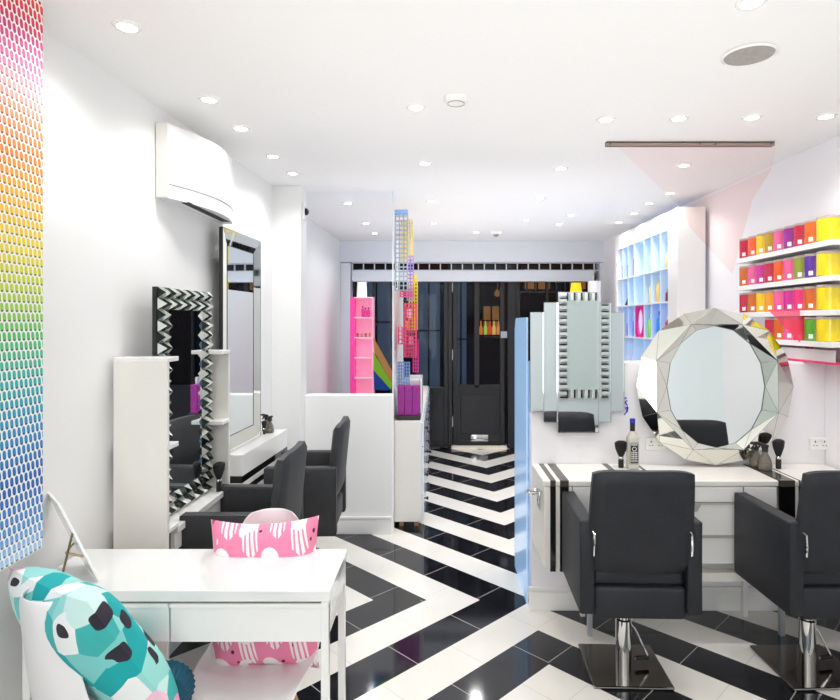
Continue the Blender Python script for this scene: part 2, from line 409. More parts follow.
# street beyond
struct('ground_street', MB().box(-6, 7, 7.3, 12, -.15, -.1), mat('wet_pavement', '#2a2c30', .4, noise=.3), 'dark pavement outside the shop', 'pavement')
t = thing('street_building', 'dark brick building across the street seen through the shop windows', 'building', (0, 10.5, -.1))
MB().box(-6, 7, 0, .3, 0, 5).build('wall', M['brick'], t)
warm = mat('warm_window_and_reflection', '#c98a4c', .5, emit=.55, ecol='#e08a3c', noise=.5, nscale=5)  # lit facade windows, also glow added as reflections in the door glass
cool_glow = mat('grey_reflection_glow', '#6e7683', .5, emit=.30, ecol='#8a93a2', noise=.3, nscale=3)  # grey glow added outside for pale reflections in the shop glass
for (a, b_, z0, z1, mm) in ((.72, 1.10, 1.30, 1.95, warm), (1.45, 2.0, 2.15, 2.6, warm), (2.25, 2.95, 2.15, 2.6, warm), (-1.5, -.75, .6, 2.6, cool_glow), (-.45, .05, .4, 2.5, cool_glow), (.22, .52, .2, 2.4, cool_glow)):
    f = MB(); frame(f, a, b_, z0, z1, .05, -.06, 0); f.box((a+b_)/2-.015, (a+b_)/2+.015, -.05, 0, z0, z1).box(a, b_, -.05, 0, (z0+z1)/2, (z0+z1)/2+.03)
    w_ = f.build('window', M['blackf'], t); MB().box(a+.05, b_-.05, -.02, -.005, z0+.05, z1-.05).build('pane', mm, w_)
for i, (bx, bz, c) in enumerate(((.72, 1.3, '#ff8a2a'), (.80, 1.3, '#c8e05a'), (.88, 1.3, '#ff5a3a'), (.95, 1.3, '#ffd060'), (1.03, 1.3, '#ff9a50'))):  # glowing bottles added to look like reflections in the door pane
    b_ = MB().lathe((0, 0), [(.028, 0), (.03, .12), (.012, .17), (.012, .24)], 10)
    tag(b_.build('reflection_bottle', mat('glow_%d' % i, c, .3, emit=1.2, ecol=c), loc=(bx, 10.38, 1.2965)), ['orange', 'lime green', 'red', 'amber', 'coral'][i]+' glowing bottle across the street, added as a door glass reflection', 'bottle', 'bottles glowing as door glass reflections')
tag(MB().box(.66, 1.1, 10.3, 10.44, 1.262, 1.296).build('display_shelf', M['blackf']), 'dark shelf under the glowing bottles across the street', 'shelf')
for i, (bx, bz) in enumerate(((.80, 2.35), (1.0, 2.05))):  # bulbs put outside in place of an orange lamp reflection
    o = MB().lathe((0, 0), [(.0, 0), (.05, .03), (.06, .07), (.03, .12), (.004, .14), (.004, .35)], 12).build('reflection_bulb', warm, loc=(bx, 10.3, bz-.1))
    tag(o, ['higher', 'lower'][i]+' warm bulb added outside as a reflection in the entrance door glass', 'bulb', 'bulbs glowing as door glass reflections')

# ------------------------------------------------------------------ ceiling fittings
proto = thing('downlight', 'x', 'ceiling light', (0, 0, ZC), group='recessed ceiling downlights')
MB().lathe((0, 0), [(.028, -.001), (.030, -.006), (.040, -.006), (.044, -.0005)], 28, caps=False).build('trim_ring', M['white'], proto, smooth=True)
MB().cyl((0, 0), .0285, -.004, -.001, 24).build('lens', M['led'], proto)
L = bpy.data.lights.new('downlight_lamp', 'SPOT'); L.energy = 15.5; L.spot_size = math.radians(150); L.spot_blend = .9; L.shadow_soft_size = .06; L.color = (1, .985, .965)
lo = bpy.data.objects.new('lamp', L); COL.objects.link(lo); lo.parent = proto; lo.location = (0, 0, -.02)
DL = [((127, 26), 'nearest downlight on the left, above the hanging rainbow panel'),
 ((209, 99), 'downlight just above the air conditioner, second along the left wall'),
 ((241, 128), 'third downlight along the left wall, right of the air conditioner top'),
 ((273, 156), 'fourth downlight along the left wall'),
 ((293, 173), 'fifth and farthest downlight of the row along the left wall, near the column'),
 ((416, 107), 'bright downlight just left of the round smoke detector'),
 ((425, 163), 'downlight behind the smoke detector, second in the middle row'),
 ((431, 201), 'third downlight in the middle row, just right of the glass screen'),
 ((434, 223), 'farthest downlight in the middle row, near the shutter box'),
 ((561, 168), 'downlight midway between the middle row and the ceiling track'),
 ((540, 198), 'downlight behind the one left of the ceiling track'),
 ((526, 220), 'downlight before the shutter box, right of the small ceiling box'),
 ((476, 232), 'small downlight left of the small white ceiling box'),
 ((684, 165), 'bright downlight seen just behind the ceiling track'),
 ((751, 2), 'downlight at the top edge of the picture beside the oval speaker'),
 ((606, 119), 'leftmost of the four downlights in front of the ceiling track'),
 ((679, 118), 'second from the left of the four downlights in front of the ceiling track'),
 ((752, 117), 'third from the left of the four downlights in front of the ceiling track'),
 ((826, 116), 'rightmost of the four downlights in front of the ceiling track'),
 ((348, 203), 'nearest of three downlights behind the low left partition'),
 ((366, 223), 'middle of three downlights behind the low left partition'),
 ((375, 233), 'farthest of three downlights behind the low left partition'),
 ((670, 193), 'downlight nearest the front of the white wall cabinet top, first of its diagonal row'),
 ((649, 203), 'second downlight of the diagonal row beside the white wall cabinet'),
 ((634, 213), 'third downlight of the diagonal row beside the white wall cabinet'),
 ((619, 222), 'farthest downlight of the diagonal row beside the white wall cabinet'),
 ((571, 215), 'left of two small downlights before the right end of the shutter box'),
 ((559, 224), 'farther and lower of two small downlights before the right end of the shutter box')]
for i, ((ax, ay), lab) in enumerate(DL):
    Y = (ZC-H)*F/(HY-ay); X = (ax-CX)/F*Y
    o = proto if i == 0 else copy_tree(proto)
    o.location = (X, Y, ZC); o['label'] = 'round recessed ceiling '+lab.replace('downlight', 'light', 1) if False else lab
    o['label'] = lab
for X, Y in ((-.6, .2), (.7, .2), (1.6, .3), (-.2, -1.4), (1.2, -1.4), (2.6, -1.2)):  # unseen lamps added to brighten the room behind the camera
    o = copy_tree(proto); o.location = (X, Y, ZC); o['label'] = 'added unseen downlight behind the viewpoint, brightening the back wall'
s = thing('smoke_detector', 'round white smoke detector on the ceiling', 'smoke detector', (px(456, 2.49), 2.49, ZC))
MB().lathe((0, 0), [(.052, 0), (.052, -.010), (.044, -.022), (.026, -.026)], 32).build('body', M['socket'], s, smooth=True)
MB().lathe((0, 0), [(.040, -.0235), (.041, -.018), (.034, -.0265), (.033, -.02)], 32, caps=False).build('vent_ring', M['vent'], s)
s = thing('ceiling_speaker', 'oval perforated grey speaker grille set in the ceiling', 'speaker', (px(749, 2.083), 2.083, ZC))
MB().lathe((0, 0), [(.088, 0), (.092, -.004), (.084, -.010), (.080, -.006)], 40, caps=False).build('rim', M['white'], s, smooth=True)
MB().lathe((0, 0), [(.082, -.002), (.082, -.007), (.02, -.010)], 40).build('grille', M['vent'], s, smooth=True)
s = thing('ceiling_sensor', 'small white box on the ceiling in front of the shutter box', 'sensor', (px(496, 6.1), 6.1, ZC))
MB().rbox(-.06, .06, -.05, .05, -.035, 0, .008).build('housing', M['socket'], s)
MB().lathe((0, 0), [(.03, -.034), (.026, -.05), (.01, -.06)], 20).build('dome', M['vent'], s, smooth=True)
s = thing('motion_sensor', 'white wall sensor with a black eye on the column edge', 'sensor', (-.962, 4.14, 2.28))
MB().rbox(0, .018, -.03, .03, -.06, .06, .008).build('housing', M['socket'], s)
MB().lathe((0, 0), [(.026, 0), (.022, .014), (.01, .022)], 16, T=Matrix.Translation((.018, 0, 0)) @ Matrix.Rotation(PI/2, 4, 'Y')).build('eye', M['rubber'], s, smooth=True)

# glass screen over the right partition, track and coloured films
YG = 3.10
def P3(ax, ay, Y): return Vector(((ax-CX)/F*Y, Y, H-(ay-HY)/F*Y))
tr = thing('ceiling_track', 'long thin metal channel on the ceiling holding the glass screen', 'track', (px(692, 3.07), YG, ZC))
MB().box(-.44, .44, -.012, -.004, -.022, 0).box(-.44, .44, .008, .016, -.022, 0).box(-.44, .44, -.012, .016, -.006, 0).build('channel', mat('channel_metal', '#a08c84', .4, .3), tr)
for q in (-.42, .05, .13, .42): MB().cyl((q, -.014), .003, -.016, -.010, 8).build('screw', M['rubber'], tr)
gs = thing('glass_screen', 'clear glass screen with pale pink triangles above the right partition', 'glass screen', (0, YG, 1.296))
MB().box(px(611, YG), px(778, YG), 0, .006, 0, ZC-.012-1.296).build('pane', M['glass'], gs)
def filmpoly(name, pts, m, par, Y, dy):
    mb = MB(); mb.poly([P3(a, b, Y)-Vector((0, Y, 0))+Vector((0, dy, -par.location.z)) for a, b in pts]); return mb.build(name, m, par)
filmpoly('pale_pink_film', [(613, 143), (776, 143), (772, 168), (682, 209)], film('pink_film', '#fff6f5', .1, .01, .0), gs, YG, -.003)
filmpoly('peach_film', [(682, 209), (772, 168), (752, 200), (732, 274), (690, 228)], film('peach_film', '#fdebe7', .1, .01, .02), gs, YG, -.004)
pk = thing('pink_triangle_film', 'sharp coral pink see-through triangle in front of the lowest tub shelf', 'film', (0, YG-.01, 1.296))
MB().poly([P3(a, b, YG)-Vector((0, YG, 1.296)) for a, b in [(767, 310), (806, 310), (814, 358)]]).build('sheet', film('coral_film', '#ff7c98', .1, .05, .35), pk)
# left glass screen above the low partition
gl = thing('glass_screen', 'clear bluish glass screen standing on the low left partition', 'glass screen', (0, 4.235, .986))
MB().box(-.96, -.337, 0, .008, 0, ZC-.006-.986).build('pane', film('clear_glass_blue', '#fbfdff', .02, .015), gl)
MB().box(-.342, -.334, -.003, .011, 0, ZC-.006-.986).build('edge_strip', mat('frosted_edge', '#e3eaee', .4), gl)
for nm, pts, c, lab in (('orange_film', [(373, 337), (374, 352), (392, 384), (392, 371)], '#e09a50', 'orange'),
    ('lime_film', [(373, 352), (373, 370), (391, 390), (392, 384)], '#9ada28', 'lime green'),
    ('blue_film', [(373, 370), (374, 390), (386, 390.5), (391, 390)], '#2c50b0', 'deep blue')):
    o = MB().poly([P3(a, b_, 4.22)-Vector((0, 4.22, 0)) for a, b_ in pts]).build('colour_film', film(nm, c, .1, .1, .45), loc=(0, 4.234, 0))
    tag(o, lab+' see-through strip of the colour fan on the left glass screen', 'film', 'colour fan on the glass')
# blue acrylic end panel
ba = thing('acrylic_panel', 'tall blue see-through panel with rounded top at the end of the right partition', 'acrylic panel', (.467, 3.15, 0))
pr = [(0, 0), (.48, 0), (.48, 1.45)]+[(.42+.06*math.cos(a*PI/16), 1.47+.06*math.sin(a*PI/16)) for a in range(0, 9)]+[(0, 1.53)]
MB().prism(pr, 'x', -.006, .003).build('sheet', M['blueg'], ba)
MB().prism([(.478, 0), (.486, 0), (.486, 1.47), (.478, 1.47)], 'x', -.007, .004).build('edge', mat('blue_edge', '#7fb2e6', .3), ba)

# ------------------------------------------------------------------ rainbow panel
rp = thing('rainbow_panel', 'hanging white panel of small paint-chip dots running through the rainbow', 'wall hanging', (-1.17, .9, .84))
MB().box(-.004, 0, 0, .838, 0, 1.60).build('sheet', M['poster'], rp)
MB().box(-.010, .001, 0, .838, 1.60, 1.609).build('hanging_rail', M['white'], rp)

# ------------------------------------------------------------------ air conditioner
ac = thing('air_conditioner', 'white curved wall-mounted air conditioner high on the left wall', 'air conditioner', (XL(2.9)+.002, 2.575, 2.046))
prof = []
n = 14; LEN = .69
for i in range(n+1):
    t_ = i/n; prof.append((.040+.04*t_+.075*math.sin(PI*t_)**.9, LEN*t_))
back = [(-.004+.0*i, LEN*t_) for i, t_ in enumerate((0, 1))]
pts = [(.0-.035*0-.012, 0)]+[(p[0], p[1]) for p in prof]+[(.018, LEN)]
m = MB(); m.prism([(-.018, 0)]+prof+[(.018, LEN)], 'z', .06, .327); m.build('body', M['white'], ac, bevel=.006)
low = [(-.018, 0)]+[(p[0]-.004, p[1]) for p in prof]+[(.018, LEN)]
m = MB(); A = m._v([(a*.95, b, 0) for a, b in low]); B = m._v([(a, b, .057) for a, b in low]); k = len(low)
for i in range(k): m.face([A[i], A[(i+1)%k], B[(i+1)%k], B[i]])
m.face(A[::-1]); m.face(B); m.build('lower_flap', M['white'], ac)
MB().box(.05, .085, .10, .60, -.003, .002).build('air_outlet', M['rubber'], ac)
MB().box(-.017, .040, -.012, -.001, 0, .327).build('end_cap', M['cream'], ac, bevel=.004)

# ------------------------------------------------------------------ salon chair
def salon_chair(leather, label, lean=.09, half=.165, back=.255, az=(.348, .72), brk=True):
    t = thing('salon_chair', label, 'chair', group='black salon chairs')
    for sx in (-1, 1):
        a, b = sorted((sx*.181, sx*.239))
        o = MB().rbox(a, b, -back, half, az[0], az[1], .011, 3).build('armrest', leather, t, smooth=True)
        pp = [(sx*.2115+ (.0293)*s2, y_, .699) for s2 in (1,) for y_ in ()]
        e = MB()
        for xx in (a+.004, b-.004):
            e.tube([(xx, -back+.0015, az[0]+.012), (xx, -back+.0015, az[1]-.003), (xx, half-.004, az[1]-.003)], .0022, 6)
        e.build('piping', M['seam'], o)
    MB().rbox(-.182, .182, -(back-.012), min(.21, half), .325, .455, .018, 3).build('seat_base', leather, t, smooth=True)
    m = MB(); N = 14
    # seat cushion with a dished top
    m.rbox(-.181, .181, -(back-.03), min(.21, half), .45, .515, .02, 4); m.build('seat_cushion', leather, t, smooth=True)
    # back: rounded, slightly curved, leaning
    b = bmesh.new(); bmesh.ops.create_grid(b, x_segments=14, y_segments=12, size=.5)
    th = .062; vs = []
    fr, bk = {}, {}
    m = MB()
    def bp(u, v, side):
        w = .202*(1-.04*abs(v)**4)
        cr = 1-.10*(abs(u)**6)
        x = u*w; z = .495+(.43*cr if v > .999 else .43*v)*1.0
        z = .52+.408*v - (.014*abs(u)**6 if v > .5 else 0) - (.012*(1-u*u) if v < .01 else 0)
        y = -(back-.02)-(lean-.03)*v + .018*(u*u) - .0
        e = max(0, 1-max(abs(u)**8, abs(2*v-1)**10))**.35
        return Vector((x, y+side*th/2*(.45+.55*e), z))
    NU, NV = 16, 14
    G = {}
    for sd in (-1, 1):
        for i in range(NU+1):
            for j in range(NV+1):
                G[sd, i, j] = m.bm.verts.new(bp(-1+2*i/NU, j/NV, sd))
        for i in range(NU):
            for j in range(NV): m.face([G[sd, i, j], G[sd, i+1, j], G[sd, i+1, j+1], G[sd, i, j+1]])
    for i in range(NU):
        m.face([G[-1, i, 0], G[-1, i+1, 0], G[1, i+1, 0], G[1, i, 0]]); m.face([G[-1, i, NV], G[-1, i+1, NV], G[1, i+1, NV], G[1, i, NV]])
    for j in range(NV):
        m.face([G[-1, 0, j], G[-1, 0, j+1], G[1, 0, j+1], G[1, 0, j]]); m.face([G[-1, NU, j], G[-1, NU, j+1], G[1, NU, j+1], G[1, NU, j]])
    bk_ = m.build('backrest', leather, t, smooth=True)
    b.free()
    for sx in ((-1, 1) if brk else ()):
        x = sx*.188
        MB().tube([(x, -.262, .585), (x, -.276, .592), (x, -.280, .63), (x, -.276, .675), (x, -.262, .682)], .005, 8).build('bracket', M['chrome'], t, smooth=True)
    # column, plate, pump lever
    MB().lathe((0, 0), [(.034, .012), (.034, .21), (.026, .215), (.026, .325)], 24).build('gas_column', M['chrome'], t, smooth=True)
    MB().rbox(-.165, .165, -.165, .165, 0, .012, .006, 2).build('base_plate', M['chromed'], t)
    lv = MB().tube([(.03, .03, .19), (.06, .02, .15), (.10, -.0, .06), (.105, 0, .045)], .005, 8).tube([(.105, 0, .045), (.045, -.01, .045)], .0045, 8).build('pump_lever', M['chrome'], t, smooth=True)
    MB().tube([(.108, 0, .045), (.05, -.008, .045)], .009, 10).build('foot_grip', M['rubber'], lv, smooth=True)
    MB().box(-.12, .12, -.12, .12, .31, .326).build('seat_bracket', M['rubber'], t)
    return t
c1 = salon_chair(M['leather'], 'black salon chair facing the right vanity below the stepped rectangular mirror, whole in view')
c1.location = (.800, 2.574, 0); c1.rotation_euler = (0, 0, -.035)
c2 = dup(c1, (1.600, 2.57, 0), .03, 'black salon chair cut by the right edge of the picture, below the round mirror')
c3 = salon_chair(M['leather_l'], 'charcoal salon chair on the left facing the mosaic-framed mirror, nearer the desk', .07, .192, .205, (.318, .70), False)
c3.location = (-.866, 2.625, .02); c3.rotation_euler = (0, 0, PI/2+.0)
c4 = dup(c3, (-.79, 3.49, .0), PI/2+.04, 'charcoal salon chair on the left facing the tall mirror, in front of the column')

# ------------------------------------------------------------------ right vanities
def vanity(name, label, X0, W, stripes, drawers, legs):
    t = thing(name, label, 'vanity', (X0, 2.754, 0))
    # top with stripe inlays
    MB().rbox(0, W, 0, .331, .735, .764, .006, 2).build('tabletop', M['cream'], t)
    for a, b in stripes: MB().box(a, b, -.0012, .3305, .7366, .7652).build('top_stripe', mat('black_top_inlay', '#4a4641', .15, noise=.1), t)
    # left side cabinet body
    MB().rbox(.004, .135, .003, .331, .352, .734, .004, 2).build('side_cabinet', M['cream'], t)
    for a, b in stripes:
        if b < .16: MB().box(a, b, -.002, .01, .340, .736).build('front_stripe', M['blackgl'], t)
    MB().box(.136, W-.005, .06, .331, .352, .734).build('cabinet_body', M['cream'], t)
    MB().box(.136, W-.005, .006, .059, .29, .33).build('bottom_rail', M['cream'], t)
    if drawers:
        x0, x1 = drawers
        zs = [(.662, .733), (.505, .655), (.372, .498)]
        for z0, z1 in zs:
            dd = MB().rbox(x0, x1, .004, .06, z0, z1, .004, 2).build('drawer', M['white'], t)
            if z0 < .66:
                xm = (x0+x1)/2+.10
                MB().prism([(xm-.21, z1-.002), (xm-.13, z1-.002), (xm-.10, z1-.035), (xm-.02, z1-.035), (xm+.0, z1-.002), (xm+.21, z1-.002), (xm+.21, z1+.005), (xm-.21, z1+.005)], 'y', -.002, .0045).build('finger_pull', mat('pull_shadow', '#b5b1aa', .4), dd)
        MB().rbox(.14, x0-.006, .004, .06, .372, .733, .004, 2).build('door', M['white'], t)
        MB().rbox(x1+.006, W-.006, .004, .06, .372, .733, .004, 2).build('door', M['white'], t)
    for lx in legs:
        MB().box(lx, lx+.022, .07, .092, 0.0, .352).build('leg', M['steel'], t)
    for lx in ((.237, W-.03) if drawers else (.25,)): MB().box(lx, lx+.022, .26, .282, 0.0, .352).build('leg', M['trim'], t)
    return t
v1 = vanity('vanity', 'white vanity with two black stripes below the stepped rectangular mirror', .482, 1.10,
   [(.033, .058), (.078, .119), (.363, .392), (.533, .548)], (.34, .935), (.226,))
v2 = vanity('vanity', 'white vanity at the right edge whose glossy black strip starts beside the round mirror', 1.585, .42,
   [(.0, .072), (.090, .098)], None, (.045, .35))
# dryer hook on the side of vanity 1
hk = thing('dryer_holder', 'chrome hairdryer holder on the left side of the striped vanity', 'hook', (.484, 2.80, .70))
MB().tube([(0, 0, 0), (-.012, 0, .0), (-.035, -.0, .006), (-.055, .01, .0)], [.006, .012, .013, .006], 10).build('arm', M['chrome'], hk, smooth=True)
MB().lathe((0, 0), [(.030, -.006), (.034, 0), (.030, .006), (.026, 0)], 20, T=Matrix.Translation((-.045, 0, .0)), caps=False).build('ring', M['chrome'], hk, smooth=True)
MB().tube([(-.012, -.008, 0), (-.018, -.012, -.04), (-.013, -.012, -.085)], [.007, .010, .004], 10).build('drop', M['chrome'], hk, smooth=True)

# stepped rectangular mirror
sm = thing('stepped_mirror', 'tall stepped mirror of five vertical strips on the right partition', 'mirror', (px(578, 3.05), 3.086, 0))
def strip(x0, x1, y0, y1, yf):
    Y = 3.05
    a, b = px(x0, Y)-sm.location.x, px(x1, Y)-sm.location.x; z0, z1 = pz(y1, Y), pz(y0, Y)
    o = MB().box(a, b, yf, -.001, z0, z1).build('mirror_strip', M['mirror'], sm)
    e = MB(); frame(e, a-.0015, b+.0015, z0-.0015, z1+.0015, .004, yf-.001, -.001); e.build('bevel_edge', M['chrome'], o)
strip(531, 544.1, 312.4, 412, -.018); strip(544.3, 557.8, 302.7, 422.2, -.03); strip(558, 598.2, 292.4, 432, -.045)
strip(598.4, 611.4, 302.7, 422.2, -.03); strip(611.6, 625.2, 312.4, 412, -.018)

# round faceted mirror on vanity
rm = thing('round_mirror', 'big round mirror with a faceted gem-like mirrored frame on the right vanity', 'mirror', (px(719, 2.99), 3.0, .766))
Tm = Matrix.Translation((0, .035, .408)) @ Matrix.Rotation(-.03, 4, 'X')
def ring(n, rx, rz, d, a0=0): return [Vector((rx*math.cos(a0+2*PI*i/n), d, rz*math.sin(a0+2*PI*i/n))) for i in range(n)]
O = ring(16, .405, .405, 0); I = ring(16, .252, .312, -.012); Mi = ring(8, .335, .345, -.029, PI/8)
fm = MB(); vo = fm._v(O, Tm); vi = fm._v(I, Tm); vm = fm._v(Mi, Tm)
for k in range(8):
    o0, o1, o2 = vo[2*k], vo[2*k+1], vo[(2*k+2)%16]; i0, i1, i2 = vi[2*k], vi[2*k+1], vi[(2*k+2)%16]
    a, b = vm[k], vm[(k+1)%8]
    for f_ in ((o0, o1, a), (o1, o2, a), (o2, b, a), (a, i0, i1), (a, i1, i2), (a, i2, b)): fm.face(list(f_))
fm.build('faceted_frame', M['mirror2'], rm)
sg = MB(); Pm = [Tm @ p for p in Mi]; Po = [Tm @ p for p in O]; Pi_ = [Tm @ p for p in I]
for k in range(8):
    for q_ in (Po[2*k], Po[2*k+1], Po[(2*k+2)%16], Pi_[2*k], Pi_[2*k+1], Pi_[(2*k+2)%16], Pm[(k+1)%8]): sg.tube([Pm[k], q_], .0009, 4)
for k in range(16): sg.tube([Pi_[k], Pi_[(k+1)%16]], .0022 if k in (14, 15, 0, 1, 2, 3, 13, 7, 8, 9) else .001, 4)
sg.build('facet_seam', mat('seam_grey', '#6d7472', .3, .3), rm)
gm = MB(); vi = gm._v([p+Vector((0, .002, 0)) for p in ring(16, .254, .314, -.012)], Tm); gm.face(vi); gm.build('glass', M['mirror'], rm)
bm_ = MB(); A = bm_._v([p+Vector((0, .001, 0)) for p in O], Tm); B = bm_._v([p*.97+Vector((0, .02, 0)) for p in O], Tm)
for i in range(16): bm_.face([A[i], A[(i+1)%16], B[(i+1)%16], B[i]])
bm_.face(B); bm_.build('backing', M['cream'], rm)

# sockets, decal
def socket(X, Z, lab):
    t = thing('wall_socket', lab, 'socket', (X, 3.086, Z), group='double wall sockets')
    MB().rbox(-.052, .052, -.010, 0, -.033, .033, .004).build('face_plate', M['socket'], t)
    h_ = MB()
    for sx in (-.024, .024):
        h_.box(sx-.003, sx+.003, -.0112, -.009, .008, .018).box(sx-.011, sx-.005, -.0112, -.009, -.009, -.005).box(sx+.005, sx+.011, -.0112, -.009, -.009, -.005)
    h_.build('pin_hole', M['sockd'], t)
    r_ = MB()
    for sx in (-.007, .007): r_.rbox(sx-.006, sx+.006, -.0135, -.009, .011, .026, .001)
    r_.build('rocker_switch', M['white'], t)
socket(px(655.5, 3.08), pz(444, 3.08), 'white double socket partly behind the left foot of the round mirror')
socket(px(819.5, 3.08), pz(444, 3.08), 'white double socket to the right of the round mirror')
dm = MB(); 
dm.tube([(.016, 0, .038), (.004, 0, .030), (.014, 0, .018), (.018, 0, .004), (.004, 0, -.002)], .004, 6).tube([(.018, 0, .004), (.014, 0, -.02), (0, 0, -.036)], .005, 6).tube([(.0, 0, .05), (.012, 0, .052)], .0035, 6)
tag(dm.build('wall_decal', mat('cobalt_blue', '#1a2ed0', .4), loc=(px(624.5, 3.08), 3.085, pz(408, 3.08)), smooth=True), 'blue curly painted mark on the partition by the stepped mirror', 'decal')

# bottles, brushes
def brush(loc, s, lab, rz=0, tilt=0):
    t = thing('neck_brush', lab, 'brush', loc, rz, group='black neck dusting brushes'); t.scale = (s, s, s); t.rotation_euler = (0, tilt, rz)
    MB().lathe((0, 0), [(.014, 0), (.0145, .003), (.0145, .044), (.013, .046)], 16, sy=.7).build('handle', M['rubber'], t, smooth=True)
    MB().lathe((0, 0), [(.014, .046), (.0145, .049), (.0135, .056), (.012, .058)], 16, sy=.8).build('ferrule', M['chrome'], t, smooth=True)
    MB().lathe((0, 0), [(.011, .057), (.02, .075), (.030, .10), (.034, .125), (.032, .133), (.018, .140), (.0, .1415)], 20, sy=.55).build('bristles', M['bristle'], t, smooth=True)
    return t
ZV = .7652
brush((px(621, 3.0), 3.0, ZV), .97, 'black neck brush standing left of the white spirit bottle')
brush((px(778.5, 2.98), 2.98, ZV), 1.05, 'black neck brush standing right of the spray bottles', .3)
brush((px(219, 2.80), 2.80, .702), .98, 'black neck brush standing on the ledge of the left shelf unit', PI/3)
def spray(loc, s, lab, rz, amber=False):
    t = thing('spray_bottle', lab, 'spray bottle', loc, rz, group='trigger spray bottles'); t.scale = (s, s, s)
    MB().lathe((0, 0), [(.030, 0), (.034, .006), (.034, .03), (.028, .055), (.014, .085), (.012, .095)], 22).build('bottle', M['bglass'], t, smooth=True)
    MB().lathe((0, 0), [(.028, .003), (.031, .02), (.028, .036)], 20).build('liquid', mat('amber_liquid', '#b98d54', .2) if amber else mat('clear_liquid', '#c9c3b6', .2), t, smooth=True)
    MB().cyl((0, 0), .015, .094, .112, 16).build('collar', M['rubber'], t, smooth=True)
    MB().prism([(-.018, .112), (.014, .112), (.018, .128), (-.03, .142), (-.052, .140), (-.052, .130), (-.018, .122)], 'y', -.010, .010).build('spray_head', M['rubber'], t, bevel=.003)
    MB().prism([(-.020, .124), (-.026, .126), (-.040, .10), (-.034, .098)], 'y', -.006, .006).build('trigger', M['rubber'], t)
    return t
spray((px(765, 2.95), 2.95, ZV), .98, 'clear spray bottle with dark trigger head, in front by the round mirror', -.4)
spray((px(756, 3.02), 3.02, ZV), .92, 'amber spray bottle behind the clear one at the foot of the round mirror', .5, True)
ZC2 = .802
spray((-1.085, 3.76, ZC2), .78, 'spray bottle standing at the far end of the left striped console', 2.2)
spray((-1.125, 3.82, ZC2), .8, 'amber spray bottle behind the clear one on the far end of the left console', 1.0, True)
brush((-1.105, 3.71, ZC2), .6, 'small black neck brush standing by the far foot of the tall mirror', 1.0, .0)
wb = thing('spirit_bottle', 'white glass spirit bottle with black label and blue cap on the vanity', 'bottle', (px(632.5, 2.98), 2.98, ZV))
MB().rbox(-.0265, .0265, -.0265, .0265, 0, .165, .009, 3).lathe((0, 0), [(.026, .158), (.022, .175), (.012, .19), (.011, .235)], 16).build('glass_body', film('milky_glass', '#f0ede2', .05, .3, .55), wb, smooth=True)
MB().lathe((0, 0), [(.0125, .19), (.0125, .232)], 16).build('neck_wrap', M['rubber'], wb, smooth=True)
MB().lathe((0, 0), [(.0135, .232), (.0135, .252)], 16).build('cap', mat('cap_blue', '#2c34c0', .4), wb, smooth=True)
lab_ = MB().box(-.0225, .0225, -.0285, -.0268, .028, .135).build('label', M['rubber'], wb)
q = MB(); 
frame(q, -.0205, .0205, .030, .133, .0014, -.0292, -.0284)
for z in (.04, .046, .122, .127): q.box(-.016, .016, -.0292, -.0284, z, z+.0018)
q.lathe((0, 0), [(.011, 0), (.011, .0006), (.0085, .0006), (.0085, 0)], 24, T=Matrix.Translation((0, -.0286, .104)) @ Matrix.Rotation(PI/2, 4, 'X'), caps=False)
for z in (.056, .066, .076, .086):
    for x_ in (-.014, -.006, .002, .010): q.box(x_, x_+.004, -.0292, -.0284, z-.003, z+.004)
q.build('label_print', M['socket'], lab_)

# ------------------------------------------------------------------ right wall shelves with tubs
TC = {'crimson': '#c4143c', 'orange': '#f05a12', 'yellow': '#f7cc10', 'olive gold': '#c09a22', 'pink': '#ee5f9a', 'purple': '#9c1f96', 'burnt orange': '#d8640c',
      'bright yellow': '#f8dc04', 'magenta': '#cf1f92', 'olive and green': '#8f9a1c', 'violet': '#5a1c9c', 'amber': '#f0a024', 'hot pink': '#ee2a78', 'green': '#58a81c', 'rust': '#d06a1a'}
rows = [(1.905, 'top', ['crimson', 'orange', 'yellow', 'olive gold', 'pink', 'purple', 'crimson', 'burnt orange', 'bright yellow']),
        (1.732, 'second', ['rust', 'pink', 'magenta', 'crimson', 'orange', 'pink', 'olive and green', 'violet', 'bright yellow']),
        (1.565, 'third', ['crimson', 'rust', 'yellow', 'amber', 'pink', 'magenta', 'hot pink', 'burnt orange', 'bright yellow']),
        (1.408, 'lowest', [None, None, None, 'crimson', 'burnt orange', 'pink', 'hot pink', 'green', 'bright yellow'])]
YS = [3.763, 3.654, 3.556, 3.465, 3.372, 3.278, 3.181, 3.092, 2.997, 2.870]
ordn = ['first', 'second', 'third', 'fourth', 'fifth', 'sixth', 'seventh', 'eighth', 'ninth']
tubp = None
glassy = film('tub_clear', '#f4ece8', .04, .25)
